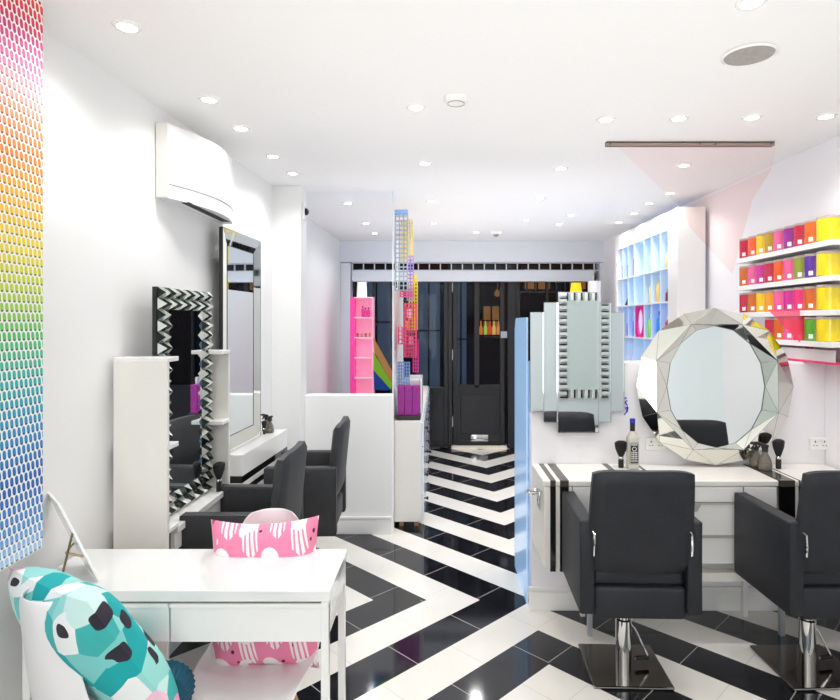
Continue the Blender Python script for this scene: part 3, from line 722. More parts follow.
for (z, rn, cols) in rows:
    t = thing('wall_shelf', 'white floating shelf, %s of four, holding coloured tubs on the right wall' % rn, 'shelf', (0, 0, z), group='tub shelves')
    mb = MB(); mb.prism([(1.885, 2.84), (XR(2.84)-.002, 2.84), (XR(3.78)-.002, 3.78), (1.885, 3.78)], 'z', -.028, 0); mb.build('board', M['white'], t, bevel=.003)
    MB().prism([(1.8845, 2.84), (1.886, 2.84), (1.886, 3.78), (1.8845, 3.78)], 'z', -.028, 0).build('front_edge', M['trim'], t)
    for k, c in enumerate(cols):
        if c is None: continue
        yc = (YS[k]+YS[k+1])/2; r = .048 if k < 8 else .055
        mm = mat('tub_'+c.replace(' ', '_'), TC[c], .22, noise=.18, nscale=9, coat=.5)
        o = thing('storage_tub', '%s round tub, %s from the left on the %s wall shelf' % (c, ordn[k], rn), 'tub', (1.935, yc, z+.0005), group='coloured tubs on the right wall')
        MB().lathe((0, 0), [(r-.004, 0), (r, .004), (r, .110)], 28).build('body', mm, o, smooth=True)
        MB().lathe((0, 0), [(r-.001, .110), (r+.001, .112), (r+.001, .120), (r-.004, .124)], 28).build('lid', mat('grey_lid', '#b7a9a4', .3, .2), o, smooth=True)
        if k < 8: MB().box(-r-.0015, -r+.004, -.010, .010, .012, .034, T=Matrix.Rotation(.62, 4, 'Z')).build('label', M['socket'], o)
lowb = thing('clear_shelf_box', 'clear and white box shelf under the lowest row of tubs', 'shelf', (0, 0, 1.297))
MB().prism([(1.90, 2.84), (XR(2.84)-.002, 2.84), (XR(3.6)-.002, 3.6), (1.90, 3.6)], 'z', 0, .012).build('bottom_board', mat('magenta_line', '#e02a6a', .4), lowb)
MB().prism([(1.90, 2.84), (1.905, 2.84), (1.905, 3.6), (1.90, 3.6)], 'z', .012, .07).build('front_panel', mat('greyish_acrylic', '#cfc6c6', .2), lowb)

# ------------------------------------------------------------------ lit cabinet at the far right
cb = thing('display_cabinet', 'tall white open-fronted display cabinet glowing blue at the far right', 'cabinet', (0, 0, 0))
XF, XB = 1.74, 1.865
ycols = [4.52, 4.67, 4.87, 5.04, 5.30, 5.47, 5.63, 5.80]
zrows = [1.0, 1.37, 1.66, 1.92, 2.207]
T_ = .012
m = MB(); m.box(XF, 1.945, 4.32, 4.51, 0, 2.35); m.build('side_panel', M['white'], cb, bevel=.004)
MB().box(XF, XB, 5.80, 5.86, 0, 2.35).build('side_panel', M['white'], cb)
MB().box(XF, XB, 4.51, 5.80, 2.212, 2.35).build('top_panel', M['white'], cb)
MB().box(XF, XB, 4.51, 5.80, 0, 1.0).build('base_cupboard', M['white'], cb)
bl1 = mat('pale_blue_backlight', '#bfe0fb', .5, emit=.5, ecol='#a4d2ff'); bl2 = mat('blue_backlight', '#4a98f0', .5, emit=.6, ecol='#4a9cf5')
MB().box(XB-.01, XB, 4.51, 5.80, 1.66, 2.212).build('back_panel', bl1, cb)
MB().box(XB-.012, XB, 4.51, 5.80, 1.37, 1.66).build('back_panel', bl2, cb)
MB().box(XB-.01, XB, 4.51, 5.80, 1.0, 1.37).build('back_panel', bl1, cb)
for z in zrows[1:4]: MB().box(XF+.001, XB-.012, 4.51, 5.80, z-T_/2, z+T_/2).build('shelf', M['white'], cb)
for y in ycols[1:-1]: MB().box(XF+.002, XB-.013, y-T_/2, y+T_/2, 1.0, 2.21).build('divider', mat('blue_lit_divider', '#cfe2f6', .4), cb)  # blue of the backlight is put into the divider colour
def bottle(name, loc, h, r, c, lab, capc='#222222', grp='bottles in the display cabinet'):
    t = thing(name, lab, 'bottle', loc, group=grp)
    MB().lathe((0, 0), [(r*.9, 0), (r, .004), (r, h*.68), (r*.45, h*.8), (r*.4, h*.85)], 14).build('body', mat('prod_'+c, c, .3), t, smooth=True)
    MB().cyl((0, 0), r*.5, h*.84, h, 12).build('cap', mat('cap_'+capc, capc, .4), t, smooth=True)
    return t
XP = 1.782
zz = [1.0, 1.376, 1.666, 1.926]
bottle('tall_bottle', (XP, 5.71, zz[3]), .19, .020, '#6a2f8f', 'dark purple slim bottle in the top row, leftmost bay of the blue cabinet')
bottle('tall_bottle', (XP, 5.55, zz[3]), .17, .020, '#3a2a78', 'indigo slim bottle in the top row, second bay of the blue cabinet')
bottle('tall_bottle', (XP, 5.385, zz[3]), .22, .020, '#8a2f6a', 'plum slim bottle in the top row, third bay of the blue cabinet')
bottle('tall_bottle', (XP, 4.95, zz[3]), .20, .016, '#d6e6ea', 'pale slim bottle in the top row, middle bay of the cabinet', '#8a98a8')
bottle('tall_bottle', (XP, 4.60, zz[3]), .15, .024, '#f2d69a', 'cream bottle in the top row, nearest bay of the cabinet', '#b0a080')
bottle('tall_bottle', (XP, 4.955, zz[2]), .19, .024, '#efd98a', 'yellow bottle in the second row, middle bay of the cabinet', '#3a3a3a')
bottle('tall_bottle', (XP, 4.77, zz[2]), .20, .032, '#f0cf70', 'wide golden bottle in the second row of the cabinet', '#d8b860')
bottle('tall_bottle', (XP, 4.595, zz[2]), .10, .024, '#7a2430', 'short dark red bottle in the second row, nearest bay', '#401018')
bottle('tall_bottle', (XP, 5.71, zz[2]), .16, .018, '#9cc2d8', 'pale blue bottle in the second row, leftmost bay', '#6a90a8')
bottle('tall_bottle', (XP, 4.95, zz[1]), .20, .034, '#8ed83c', 'lime green bottle in the blue row of the cabinet', '#e8f4e0')
bottle('tall_bottle', (XP, 4.77, zz[1]), .22, .030, '#1a86e0', 'bright blue bottle in the blue row of the cabinet', '#0c4a9a')
bottle('tall_bottle', (XP, 4.60, zz[1]), .18, .026, '#b0204a', 'wine red bottle in the blue row, nearest bay', '#f0e0e8')
bottle('tall_bottle', (XP, 5.55, zz[1]), .17, .024, '#a02a90', 'purple bottle in the blue row, second bay', '#402060')
bottle('tall_bottle', (XP, 5.38, zz[1]), .20, .024, '#2a5cc8', 'navy blue bottle in the blue row beside the magenta frame', '#102a60')
for i in range(5):
    bottle('pump_bottle', (XP, 5.05+.13*i if i < 2 else 5.12+.14*i, zz[0]), .27, .026, '#f0d0e4', 'white bottle with pink lettered base in the cabinet bottom row, %s from the near side' % ordn[i], '#d8e4f0')
tag(MB().prism([(5.50, 0), (5.63, 0), (5.50, .10)], 'x', 0, .02).build('black_wedge', M['rubber'], loc=(XP-.02, 0, zz[2])), 'small black wedge on the second row of the cabinet', 'ornament')
mf = thing('ornate_frame', 'magenta ornate picture frame with an oval opening in the cabinet', 'picture frame', (1.758, 5.17, zz[1]))
o = MB(); N = 28
for i in range(N):
    a0, a1 = 2*PI*i/N, 2*PI*(i+1)/N
    def rc(a):
        c_, s_ = math.cos(a), math.sin(a); k = 1/max(abs(c_), abs(s_)); return (.112*c_*k, .137+.137*s_*k)
    def ov(a): return (.078*math.cos(a), .137+.118*math.sin(a))
    o.prism([rc(a0), rc(a1), ov(a1), ov(a0)], 'x', -.01, .008)
o.build('frame', mat('magenta_lacquer', '#d41c86', .3), mf)
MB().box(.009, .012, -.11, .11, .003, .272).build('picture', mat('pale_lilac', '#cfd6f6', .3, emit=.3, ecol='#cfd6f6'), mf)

# lamps near shop window
def floor_lamp(lab, X, Y, z0, z1, r0, r1, c, em):
    t = thing('floor_lamp', lab, 'lamp', (X, Y, 0))
    MB().lathe((0, 0), [(.12, 0), (.12, .012), (.02, .03), (.02, .03)], 24).build('base', M['steel'], t, smooth=True)
    MB().cyl((0, 0), .010, .02, z0+.05, 12).build('pole', M['steel'], t, smooth=True)
    MB().lathe((0, 0), [(r0, z0), (r1, z1)], 28, caps=False).build('lamp_shade', mat('shade_'+c, c, .6, emit=em, ecol=c), t, smooth=True)
    MB().lathe((0, 0), [(.01, z0+.04), (.03, z0+.07), (.01, z0+.10)], 12).build('bulb', M['socket'], t, smooth=True)
floor_lamp('lamp with a yellow tapered shade by the shop window', 1.475, 6.4, 1.78, 1.934, .072, .05, '#f2c40c', .5)
floor_lamp('lamp with a white drum shade at the right of the shop window', 1.70, 6.5, 1.70, 1.96, .07, .068, '#eef1f4', .3)

# ------------------------------------------------------------------ left station: shelf towers, ledge, mosaic mirror
def xw(y): return XL(y)+.003
def tower(lab, yp, yb0, yb1, near):
    t = thing('shelf_tower', lab, 'shelf unit', (0, 0, 0), group='white shelf towers beside the mosaic mirror')
    MB().box(xw(yp), -1.028, yp-.009, yp+.009, .72 if not near else .0, 1.352).build('side_panel', M['cream'], t, bevel=.002)
    z_ = [(1.352, 1.37), (1.018, 1.036)]
    for a, b in z_: MB().box(xw(yb0)+.002, -1.027, min(yb0, yp-.009), max(yb1, yp+.009) if near else yp+.009, a if a > 1.3 else a, b).build('shelf', M['white'], t, bevel=.002)
    return t
t = thing('shelf_tower', 'near white shelf tower left of the mosaic mirror, its plain side facing us', 'shelf unit', (0, 0, 0), group='white shelf towers')
MB().box(-1.232, -1.028, 2.224, 2.242, 0, 1.352).build('side_panel', M['cream'], t, bevel=.002)
for a, b in ((1.352, 1.37), (1.018, 1.036), (.70, .718)): MB().box(-1.232, -1.027, 2.224 if a > 1.3 else 2.2425, 2.32, a, b).build('shelf', M['white'], t, bevel=.002)
t = thing('shelf_tower', 'far white shelf tower right of the mosaic mirror, open shelves showing', 'shelf unit', (0, 0, 0), group='white shelf towers')
MB().box(xw(2.88), -1.028, 2.872, 2.89, 0, 1.352).build('side_panel', M['cream'], t, bevel=.002)
for a, b in ((1.352, 1.37), (1.018, 1.036)): MB().box(xw(2.79)+.001, -1.027, 2.787, 2.89 if a > 1.3 else 2.871, a, b).build('shelf', M['white'], t, bevel=.002)
ld = thing('styling_ledge', 'white ledge between the two shelf towers under the mosaic mirror', 'ledge', (0, 0, 0))
MB().prism([(xw(2.325)+.001, 2.325), (-1.03, 2.325), (-1.03, 2.868), (xw(2.868), 2.868)], 'z', .672, .70).build('top_board', M['white'], ld, bevel=.002)
MB().prism([(xw(2.325)+.001, 2.325), (-1.06, 2.325), (-1.06, 2.868), (xw(2.868), 2.868)], 'z', .54, .60).build('lower_board', M['blackgl'], ld)
MB().box(-1.062, -1.045, 2.325, 2.868, .60, .671).build('front_rail', M['white'], ld)

mm_ = thing('mosaic_mirror', 'mirror with a wavy black and white faceted mosaic frame', 'mirror', (-1.125, 2.35, .7005), -.05)
WY, HZ, FW = .475, .945, .105
MB().box(-.022, -.004, 0, WY, 0, HZ).build('backing', M['rubber'], mm_)
MB().box(-.0035, 0, FW*.8, WY-FW*.8, FW*.8, HZ-FW*.8).build('glass', M['mirror'], mm_)
fr_ = MB(); cs = .045
nyc, nzc = int(WY/cs)+1, 21; cy, cz = WY/nyc, HZ/nzc; K = 2.6
for i in range(nyc):
    for j in range(nzc):
        if 2 <= i < nyc-2 and 2 <= j < nzc-2: continue
        y0, z0 = i*cy, j*cz; o_ = (j % 2)
        y0w = y0; 
        c_ = fr_._v([(0, y0, z0), (0, y0+cy, z0), (0, y0+cy, z0+cz), (0, y0, z0+cz), (.026, y0+cy*(.62 if o_ else .38), z0+cz*.5)])
        pat = (0, 1, 2, 0) if o_ else (1, 2, 0, 1)
        for q in range(4):
            fr_.mi = ([1, 0, 1, 2] if (i+j) % 2 else [0, 2, 0, 1])[q]
            fr_.face([c_[q], c_[(q+1) % 4], c_[4]])
fr_.mi = 0
fr_.build('mosaic_frame', [mat('mosaic_silver', '#dfe6dc', .12, .55), mat('mosaic_black', '#10201c', .15, .2), M['mirror2']], mm_)

# ------------------------------------------------------------------ left console with tall mirror
cn = thing('console_table', 'white wall console with two black stripes along its front on the left', 'console', (0, 0, 0))
def bandp(z0, z1, e, name, m):
    MB().prism([(xw(3.12), 3.12-e), (-1.045+e, 3.12-e), (-1.003+e, 3.885+e), (xw(3.885), 3.885+e)], 'z', z0, z1).build(name, m, cn)
bandp(.69, .80, 0, 'upper_drawer', M['white']); bandp(.652, .689, -.002, 'black_band', M['blackgl']); bandp(.624, .651, 0, 'middle_panel', M['white'])
bandp(.59, .623, -.002, 'black_band', M['blackgl']); bandp(.30, .589, 0, 'lower_drawer', M['white'])
MB().box(-1.14, -1.04, 3.16, 3.20, 0, .30).build('leg', M['trim'], cn); MB().box(-1.12, -1.02, 3.82, 3.86, 0, .30).build('leg', M['trim'], cn)
MB().box(-1.0245, -1.012, 3.80, 3.86, .628, .646).build('handle', M['chrome'], cn)
tm = thing('tall_mirror', 'tall rectangular mirror in a slanted mirrored frame standing on the left console', 'mirror', (-1.15, 3.08, .802), -.045)
WY, HZ, FW = .56, 1.20, .075
MB().box(-.004, .002, 0, WY, 0, HZ).box(.002, .018, -.002, 0, 0, HZ).box(.002, .018, WY, WY+.004, 0, HZ).box(.002, .018, 0, WY, HZ, HZ+.002).build('backing', M['rubber'], tm)
b_ = MB(); FW = .085
outer = [(0, 0), (WY, 0), (WY, HZ), (0, HZ)]; inner = [(FW, FW), (WY-FW, FW), (WY-FW, HZ-FW), (FW, HZ-FW)]
ov_ = b_._v([(.0175, y, z) for y, z in outer]); iv_ = b_._v([(.004, y, z) for y, z in inner])
for i in range(4): b_.face([ov_[i], ov_[(i+1) % 4], iv_[(i+1) % 4], iv_[i]])
b_.build('slanted_frame', M['mirror2'], tm)
e_ = MB()
for (y0, y1, z0, z1) in ((FW-.002, FW+.002, FW, HZ-FW), (WY-FW-.002, WY-FW+.002, FW, HZ-FW), (FW, WY-FW, FW-.002, FW+.002), (FW, WY-FW, HZ-FW-.002, HZ-FW+.002)): e_.box(.003, .006, y0, y1, z0, z1)
e_.build('inner_edge', M['seam'], tm)
MB().box(.002, .0045, FW, WY-FW, FW, HZ-FW).build('glass', M['mirror'], tm)

# ------------------------------------------------------------------ chest of drawers by the aisle + files + wire baskets
def chest(lab, y0, y1):
    t = thing('drawer_cabinet', lab, 'cabinet', (0, 0, 0), group='white drawer cabinets by the aisle')
    MB().box(-.335, -.135, y0, y1, .04, .78).build('carcass', M['cream'], t, bevel=.003)
    for a in (y0+.03, y1-.07):
        MB().box(-.30, -.27, a, a+.03, 0, .04).box(-.19, -.16, a, a+.03, 0, .04).build('foot', M['wood'], t)
    n = 3; w = (y1-y0)/n
    for i in range(n):
        for j in range(4):
            z0 = .055+j*.18; dd = MB().rbox(-.134, -.118, y0+i*w+.006, y0+(i+1)*w-.006, z0, z0+.172, .003, 2).build('drawer', mat('bluish_white_front', '#dbe6f3', .2, coat=.5), t)
            MB().lathe((0, 0), [(.005, 0), (.006, .012), (.014, .018), (.012, .027), (.004, .03)], 12, T=Matrix.Translation((-.118, y0+(i+.5)*w, z0+.1)) @ Matrix.Rotation(PI/2, 4, 'Y')).build('knob', M['rubber'], dd, smooth=True)
    return t
chest('white drawer cabinet with dark knobs, nearer of two beside the aisle', 4.33, 5.55)
chest('white drawer cabinet with dark knobs, farther of two beside the aisle', 5.56, 6.78)
tray = thing('file_tray', 'dark tray under the magenta magazine files on the drawer cabinet', 'tray', (0, 0, .781))
MB().box(-.32, -.145, 4.36, 4.62, 0, .035).build('body', M['tray'], tray, bevel=.003)
for i in range(3):
    t = thing('magazine_file', ['left', 'middle', 'right'][i]+' magenta patterned magazine file on the drawer cabinet', 'file box', (-.315+i*.055, 4.38, .817), group='magenta magazine files')
    MB().prism([(0, 0), (.22, 0), (.22, .14), (.09, .215), (0, .215)], 'x', 0, .052).build('box', M['magenta'], t, bevel=.002)
    MB().box(.004, .048, .001, .004, .212, .2165).build('top_edge', M['rubber'], t)
t = thing('paper_tray', 'white upright paper tray behind the magenta files', 'tray', (-.15, 4.48, .781))
MB().box(0, .012, 0, .3, 0, .30).box(-.10, .012, .29, .30, 0, .30).box(-.10, 0, .16, .29, 0, .02).build('body', M['white'], t, bevel=.002)
t = thing('white_box', 'white glossy box sitting behind the files', 'box', (-.3, 4.75, .781)); MB().rbox(0, .14, 0, .2, 0, .27, .02).build('body', M['white'], t)
MB().box(.0, .14, -.001, .0, .2, .203).build('lid_line', M['steel'], t)

pb = thing('slatted_board', 'white slatted display board perpendicular to the low left partition', 'display board', (-.345, 4.34, 0))
m = MB(); m.box(-.006, 0, 0, 1.2, 0, 1.78)
for i in range(28): m.box(0, .003, 0, 1.2, .84+i*.034, .846+i*.034)
m.build('board', mat('slat_white', '#eef1f3', .4), pb)
MB().box(-.006, .002, 0, .01, 1.78, 2.30).box(-.006, .002, .5, .51, 1.78, 2.2).build('upright', M['white'], pb)
def basket(lab, x0, x1, y0p, y1p, Y, dep, c, cell=.03, band=None):
    X0, X1 = px(x0, Y), px(x1, Y); Z1, Z0 = pz(y0p, Y), pz(y1p, Y)
    t = thing('wire_basket', lab, 'wire basket', ((X0+X1)/2, Y, Z0), group='coloured wire baskets on the display board')
    w, h = (X1-X0)/2, Z1-Z0; mm = mat('wire_'+c, c, .4); r = .0028
    m = MB()
    nx = max(2, round(2*w/cell*1.2)); nz = max(2, round(h/cell))
    for yy in (0,):
        for i in range(nx+1): x_ = -w+2*w*i/nx; m.box(x_-r, x_+r, yy-r, yy+r, 0, h)
        for j in range(nz+1): z_ = h*j/nz; m.box(-w, w, yy-r, yy+r, z_-r, z_+r)
    m.build('front_grid', mm, t)
    m = MB()
    for i in range(nx+1): x_ = -w+2*w*i/nx; m.box(x_-r, x_+r, dep-r, dep+r, 0, h)
    for j in range(nz+1): z_ = h*j/nz; m.box(-w, w, dep-r, dep+r, z_-r, z_+r)
    m.build('back_grid', mm, t)
    m = MB(); ny = max(1, round(dep/cell))
    for xx in (-w, w):
        for i in range(1, ny): y_ = dep*i/ny; m.box(xx-r, xx+r, y_-r, y_+r, 0, h)
        for j in range(nz+1): z_ = h*j/nz; m.box(xx-r, xx+r, 0, dep, z_-r, z_+r)
    m.build('side_grid', mm, t)
    if band: MB().box(-w-.003, w+.003, -.004, dep+.004, h-.02, h+.01).build('top_band', mat('wire_'+band, band, .4), t)
basket('white wire basket with a blue band, topmost on the board', 395, 407.5, 211, 290, 4.42, .05, '#aebccb', .034, '#8fbcee')
basket('pale yellow wire basket behind the white one, upper', 401, 412, 220, 260, 4.85, .10, '#e8cf6a', .03)
basket('small mint and lilac wire basket in the middle of the board', 407, 413, 256, 300, 4.75, .08, '#a88fd6', .03)
basket('bright yellow wire basket hanging lower right', 409, 417, 275, 330, 4.95, .12, '#f2d417', .03)
basket('small pink wire shelf above the coral basket', 400, 412, 291.5, 296.5, 4.55, .10, '#f06aa0', .025)
basket('coral pink wire basket, the largest pink one', 404.5, 415.5, 303.5, 357, 4.55, .22, '#f0457e', .032)
basket('small open red-pink wire basket at the board front', 398, 405.5, 327, 344, 4.45, .10, '#ee4a86', .03)
basket('magenta wire basket hanging below the coral one', 413, 418, 340, 372, 5.1, .10, '#dc2c96', .03)
basket('pale blue wire basket above the magenta files', 396, 409, 363, 386, 4.70, .10, '#8ab8e8', .025)
for i, (xx, yy, c, nm) in enumerate(((407, 330, '#f5c23a', 'yellow'), (409, 318, '#e8e2ee', 'pale lilac'), (411, 345, '#f0a0c0', 'pink'))):
    o = MB().rbox(-.018, .018, 0, .03, 0, .07, .004).build('hair_accessory_pack', mat('pack_'+c, c, .5), loc=(px(xx, 4.6), 4.62, pz(yy, 4.6)))
    tag(o, nm+' little packet inside the coral wire basket', 'packet', 'packets in the coral basket')
# pink shelf tower behind the partition
ps = thing('pink_shelf', 'tall narrow pink shelf tower behind the low left partition', 'shelf unit', (px(350, 6.1), 6.1, 0))
w = px(373, 6.1)-px(350, 6.1); top = pz(297, 6.1)
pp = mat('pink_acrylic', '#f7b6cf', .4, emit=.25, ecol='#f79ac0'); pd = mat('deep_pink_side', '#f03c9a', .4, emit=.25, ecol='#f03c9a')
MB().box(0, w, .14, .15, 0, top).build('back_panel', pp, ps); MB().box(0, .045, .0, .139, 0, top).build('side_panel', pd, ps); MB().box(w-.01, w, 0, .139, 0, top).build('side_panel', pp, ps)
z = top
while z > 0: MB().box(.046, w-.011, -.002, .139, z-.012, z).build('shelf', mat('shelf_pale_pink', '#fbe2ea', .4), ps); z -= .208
ztop = top-.208
for i in range(3): bottle('nail_bottle', (px(362+i*3, 6.1), 6.15, ztop+.001), .10 if i else .115, .014, '#e2349c', ['left', 'middle', 'right'][i]+' magenta bottle on the top pink shelf', '#1c1c20', 'magenta bottles on the pink shelf')
for i in range(4): 
    o = MB().lathe((0, 0), [(.012, 0), (.016, .01), (.01, .02), (.016, .032), (.004, .045)], 12).build('small_ornament', mat('orn_%d' % (i % 2), ['#b86a7a', '#c9a27a'][i % 2], .4), loc=(px(357+i*4, 6.1), 6.16, top-.416+.001), smooth=True)
    tag(o, '%s small %s trinket from the left on the second pink shelf' % (ordn[i], ['rose', 'tan'][i % 2]), 'trinket', 'trinkets on the pink shelf')
cu = thing('paper_roll', 'white paper roll standing on top of the pink shelf tower', 'roll', (px(362, 6.2), 6.19, top+.001))
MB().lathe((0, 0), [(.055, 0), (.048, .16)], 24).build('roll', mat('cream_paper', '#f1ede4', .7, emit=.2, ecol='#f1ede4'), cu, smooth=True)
MB().cyl((0, 0), .015, .16, .163, 12).build('core', M['tray'], cu)

# ------------------------------------------------------------------ desk
dk = thing('desk', 'glossy white two-drawer desk with slim square legs in the left foreground', 'desk', (0, 0, 0))
X0, X1, Y0, Y1, ZT = -1.225, -.320, 1.719, 2.039, .72
MB().rbox(X0, X1, Y0, Y1, ZT-.033, ZT, .003, 2).build('desktop', mat('desk_gloss_white', '#e6e6e5', .08, coat=.5), dk)
xm = px(169, 1.719)
for a, b in ((X0+.03, xm-.002), (xm+.002, X1-.005)):
    dd = MB().rbox(a, b, Y0+.004, Y0+.02, .568, .678, .002, 2).build('drawer', M['white'], dk)
    MB().box(a+.004, b-.004, Y0+.021, Y1-.03, .575, .66).build('drawer_box', M['cream'], dd)
    MB().box(a, b, Y0-.004, Y0+.003, .672, .682).build('pull_lip', M['white'], dd)
MB().box(X0+.02, X1-.02, Y0+.010, Y0+.0199, .679, .686).build('shadow_gap', M['vent'], dk)
MB().box(X1-.022, X1-.004, Y0+.03, Y1-.03, .62, .686).box(X0+.004, X0+.022, Y0+.03, Y1-.03, .62, .686).box(X0+.03, X1-.03, Y1-.02, Y1-.005, .60, .686).build('apron', M['white'], dk)
for lx in (X0+.005, X1-.028):
    for ly in (Y0+.003, Y1-.026): MB().box(lx, lx+.023, ly, ly+.023, 0, .686).build('leg', M['white'], dk, bevel=.002)

# table mirror on brass easel
em = thing('easel_mirror', 'thin white framed table mirror leaning on a brass easel stand on the desk', 'table mirror', (px(93, 1.80), 1.80, .7205))
xb = em.location.x
P0 = Vector((0.0, -.02, .0)); 
def rel(ax, ay, Y): return P3(ax, ay, Y)-em.location
A = rel(98, 581, 1.77); A.z = .003; B = rel(84, 563, 1.90); B.z = .003
U = rel(57, 504, 1.80)-A; U2 = Vector(U)
nrm = (B-A).cross(U).normalized()*.008
pm = MB(); v = [A, B, B+U, A+U]; va = pm._v(v); vb = pm._v([p+nrm for p in v])
for i in range(4): pm.face([va[i], va[(i+1) % 4], vb[(i+1) % 4], vb[i]])
pm.face(va); pm.face(vb); pm.build('panel', M['white'], em, bevel=.002)
st = MB(); top_ = A+U*.62
st.tube([top_, rel(67, 556, 1.79), Vector((rel(61, 575, 1.78).x, rel(61, 575, 1.78).y, .004))], .0035, 8)
st.tube([rel(66, 553, 1.79), A+U*.28+(B-A)*.2], .0035, 8).tube([rel(66, 553, 1.79), B+U*.28], .003, 8)
st.build('easel', M['brass'], em, smooth=True)

# ------------------------------------------------------------------ shell chairs + pillows
def shell_chair(lab):
    t = thing('shell_chair', lab, 'chair', group='white shell chairs')
    prof = [(.195, .315, .13), (.187, .342, .16), (.16, .360, .185), (.08, .362, .205), (0, .352, .212), (-.08, .348, .21), (-.14, .365, .205), (-.175, .42, .195), (-.19, .50, .180), (-.203, .58, .162), (-.215, .66, .145), (-.226, .745, .133), (-.232, .795, .115), (-.234, .825, .085)]
    m = MB(); NU = 12; R = []
    for k, (y, z, w) in enumerate(prof):
        row = []
        for i in range(NU+1):
            u = -1+2*i/NU
            up = (.055 if 2 <= k <= 7 else .02)*abs(u)**3
            fw = (.05 if k > 6 else 0)*abs(u)**2.5
            row.append(m.bm.verts.new((u*w, y+fw, z+(up if k < 9 else 0))))
        R.append(row)
    for a, b in zip(R, R[1:]):
        for i in range(NU): m.face([a[i], a[i+1], b[i+1], b[i]])
    o = m.build('shell', M['shell'], t, smooth=True)
    for p in o.data.polygons: p.use_smooth = True
    s_ = o.modifiers.new('Solid', 'SOLIDIFY'); s_.thickness = .007
    s2 = o.modifiers.new('Sub', 'SUBSURF'); s2.levels = 2; s2.render_levels = 2
    for sx in (-1, 1):
        for sy in (-1, 1):
            MB().tube([(sx*.07, sy*.06, .342), (sx*.17, sy*.16, 0.0)], [.012, .008], 12).build('leg', M['wood'], t, smooth=True)
    w_ = MB().tube([(-.1, -.09, .27), (.1, .09, .27)], .003, 6).tube([(-.1, .09, .27), (.1, -.09, .27)], .003, 6).tube([(-.1, -.09, .27), (.07, -.06, .335)], .003, 6).tube([(.1, -.09, .27), (-.07, -.06, .335)], .003, 6)
    w_.build('wire_brace', M['rubber'], t)
    return t
def cushion(name, lab, cat, S, TH, mtl, n=22):
    t = thing(name, lab, cat); m = MB(); G = {}
    for sd in (-1, 1):
        for i in range(n+1):
            for j in range(n+1):
                u, v = -1+2*i/n, -1+2*j/n
                e = (max(0, 1-u**4)*max(0, 1-v**4))**.55
                x = u*S/2*(1-.09*(1-v*v)); z = v*S/2*(1-.09*(1-u*u))
                wob = .004*math.sin(7*u+3*v)*math.sin(5*v)*e
                if sd == 1 and (i in (0, n) or j in (0, n)): G[sd, i, j] = G[-1, i, j]; continue
                G[sd, i, j] = m.bm.verts.new((x, sd*(TH/2*e)+wob, z))
        for i in range(n):
            for j in range(n): m.face([G[sd, i, j], G[sd, i+1, j], G[sd, i+1, j+1], G[sd, i, j+1]])
    o = m.build('cover', mtl, t, smooth=True)
    for p in o.data.polygons: p.use_smooth = True
    return t
cB = shell_chair('white shell chair with wooden legs behind the desk holding the pink pillow')
cB.location = (px(258, 1.92), 1.925, 0); cB.rotation_euler = (0, 0, PI+.05); cB.scale = (.9, 1, 1.0)
pB = cushion('pillow', 'pink and white pillow printed with hands on the chair behind the desk', 'pillow', .40, .13, M['pinkp'])
pB.location = (px(264, 2.0), 2.005, .583); pB.rotation_euler = (-.14, -.03, .02); pB.scale = (.93, 1, 1.24)
cA = dup(cB, (-.935, 1.70, 0), -.58, 'white shell chair in the left foreground under the teal geometric pillow')
cA.scale = (.95, 1, .965)
pA = cushion('pillow', 'teal mint and pink geometric pillow leaning on the foreground chair', 'pillow', .47, .17, M['geo'])
sd = Vector((.84, -.545, .0)).normalized(); fw = Vector((.545, .84, 0)).normalized(); up = (Vector((0, 0, .87))-fw*.50+sd*-.06).normalized()
sd = (sd-up*sd.dot(up)).normalized(); nr = up.cross(sd).normalized()
R3 = Matrix((( sd.x, nr.x, up.x), (sd.y, nr.y, up.y), (sd.z, nr.z, up.z)))
pA.rotation_euler = R3.to_euler(); pA.location = (-.955, 1.625, .622)
# dark teal ruffled cushion on seat
t = thing('round_cushion', 'dark teal pleated round cushion on the foreground chair seat', 'cushion', (-.80, 1.70, .44), .4)
m = MB(); n_ = 64; rings = []
for (r, z) in ((.0, -.05), (.06, -.045), (.085, 0), (.06, .045), (0, .05)):
    rings.append(m._v([((r*(1+.05*(k % 2)))*math.cos(2*PI*k/n_), z, (r*(1+.05*(k % 2)))*math.sin(2*PI*k/n_)) for k in range(n_)]))
for a, b in zip(rings, rings[1:]):
    for i in range(n_): m.face([a[i], a[(i+1) % n_], b[(i+1) % n_], b[i]])
m.build('cover', mat('dark_teal_velvet', '#0d5c78', .6, noise=.3), t)

# mirror behind the viewpoint, seen reflected in the stepped mirror
sb = thing('piano_key_mirror', 'rectangular mirror framed in radiating mirrored and dark strips, seen reflected in the stepped mirror', 'mirror', (2.12, -2.598, .4))
W2, H2 = .36, 1.55
MB().box(-W2+.1, W2-.1, .0, .02, .12, H2-.12).build('glass', mat('pale_reflection', '#dfe8e6', .45, .3), sb)  # bright reflection painted as a pale frosted colour
a_, b_ = MB(), MB()
N = 32
for i in range(N):
    z0 = H2*i/N; tgt = a_ if i % 2 else b_
    for sx in (-1, 1): tgt.box(*sorted((sx*(W2-.1), sx*W2)), 0, .035, z0, z0+H2/N*(.9 if i % 2 else .35))
for i in range(10):
    x0 = -W2+.1+(2*W2-.2)*i/10; tgt = a_ if i % 2 else b_
    for z in (0, H2-.12): tgt.box(x0, x0+(2*W2-.2)/10*(.9 if i % 2 else .4), 0, .035, z, z+.12)
a_.build('light_strip', M['white'], sb); b_.build('dark_strip', M['rubber'], sb)

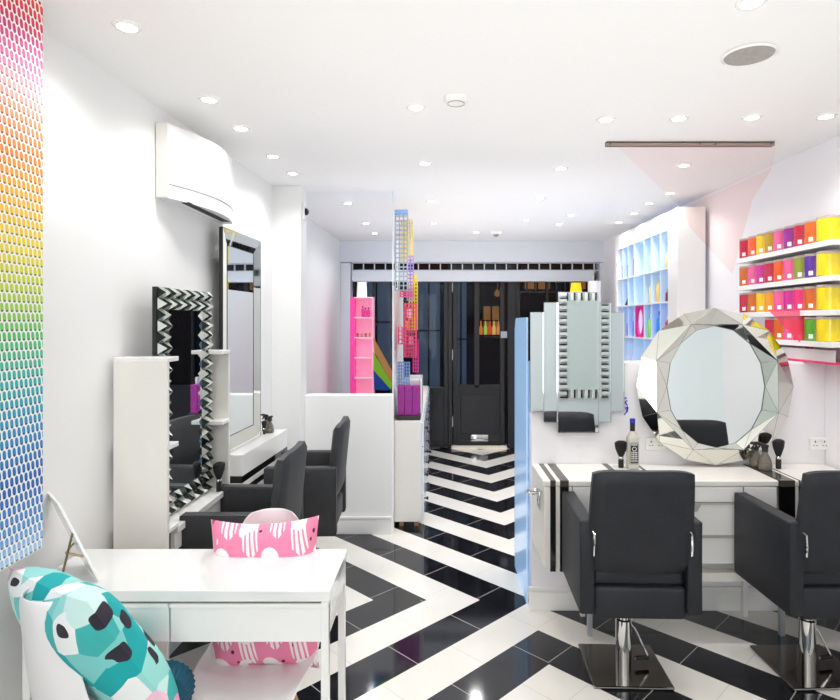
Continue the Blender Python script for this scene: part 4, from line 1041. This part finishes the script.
# ------------------------------------------------------------------ lighting / camera / world
def area(name, loc, rot, sx, sy, e, col=(1, 1, 1)):
    l = bpy.data.lights.new(name, 'AREA'); l.shape = 'RECTANGLE'; l.size = sx; l.size_y = sy; l.energy = e; l.color = col
    o = bpy.data.objects.new(name, l); COL.objects.link(o); o.location = loc; o.rotation_euler = rot; return o
area('fill_behind_camera', (-1.0, -2.4, 1.4), (PI/2, 0, 0), 1.8, 1.8, 40, (.97, .985, 1))  # added fill lamp behind the camera, the wall has no window
area('upfill_near', (.4, 1.2, 1.80), (PI, 0, 0), 2.4, 4.0, 17, (1, .99, .98))  # unseen upward lamp added to brighten the near ceiling
area('upfill_back', (.9, -1.6, 1.80), (PI, 0, 0), 3.5, 1.6, 30, (1, 1, 1))  # upward fill without a fitting, added for the wall behind the viewpoint
area('upfill_far', (.35, 5.1, 1.80), (PI, 0, 0), 2.2, 3.0, 15, (.95, .97, 1))  # added upward lamp, lifts the far ceiling and shutter box
area('street_fill', (1.2, 8.0, 3.4), (.93, 0, 0), 3.0, .6, 16, (1, .85, .7))  # unseen lamp added outside to bring up the brick facade
wd = bpy.data.worlds.new('world'); scene.world = wd; wd.use_nodes = True
wd.node_tree.nodes['Background'].inputs[0].default_value = (.55, .66, .85, 1); wd.node_tree.nodes['Background'].inputs[1].default_value = .25
cam = bpy.data.cameras.new('camera'); co = bpy.data.objects.new('camera', cam); COL.objects.link(co); scene.camera = co
co.location = (0, 0, H); co.rotation_euler = (PI/2, 0, 0)
cam.sensor_width = 36; cam.sensor_fit = 'HORIZONTAL'; cam.lens = 36*F/840; cam.shift_x = -20/840; cam.shift_y = -27/840; cam.clip_start = .02
scene.view_settings.view_transform = 'Standard'; scene.view_settings.look = 'None'; scene.view_settings.exposure = 0.0
scene.cycles.max_bounces = 12; scene.cycles.diffuse_bounces = 6; scene.cycles.glossy_bounces = 8; scene.cycles.transparent_max_bounces = 16
scene.cycles.sample_clamp_indirect = 4; scene.cycles.use_denoising = True; scene.cycles.caustics_reflective = False
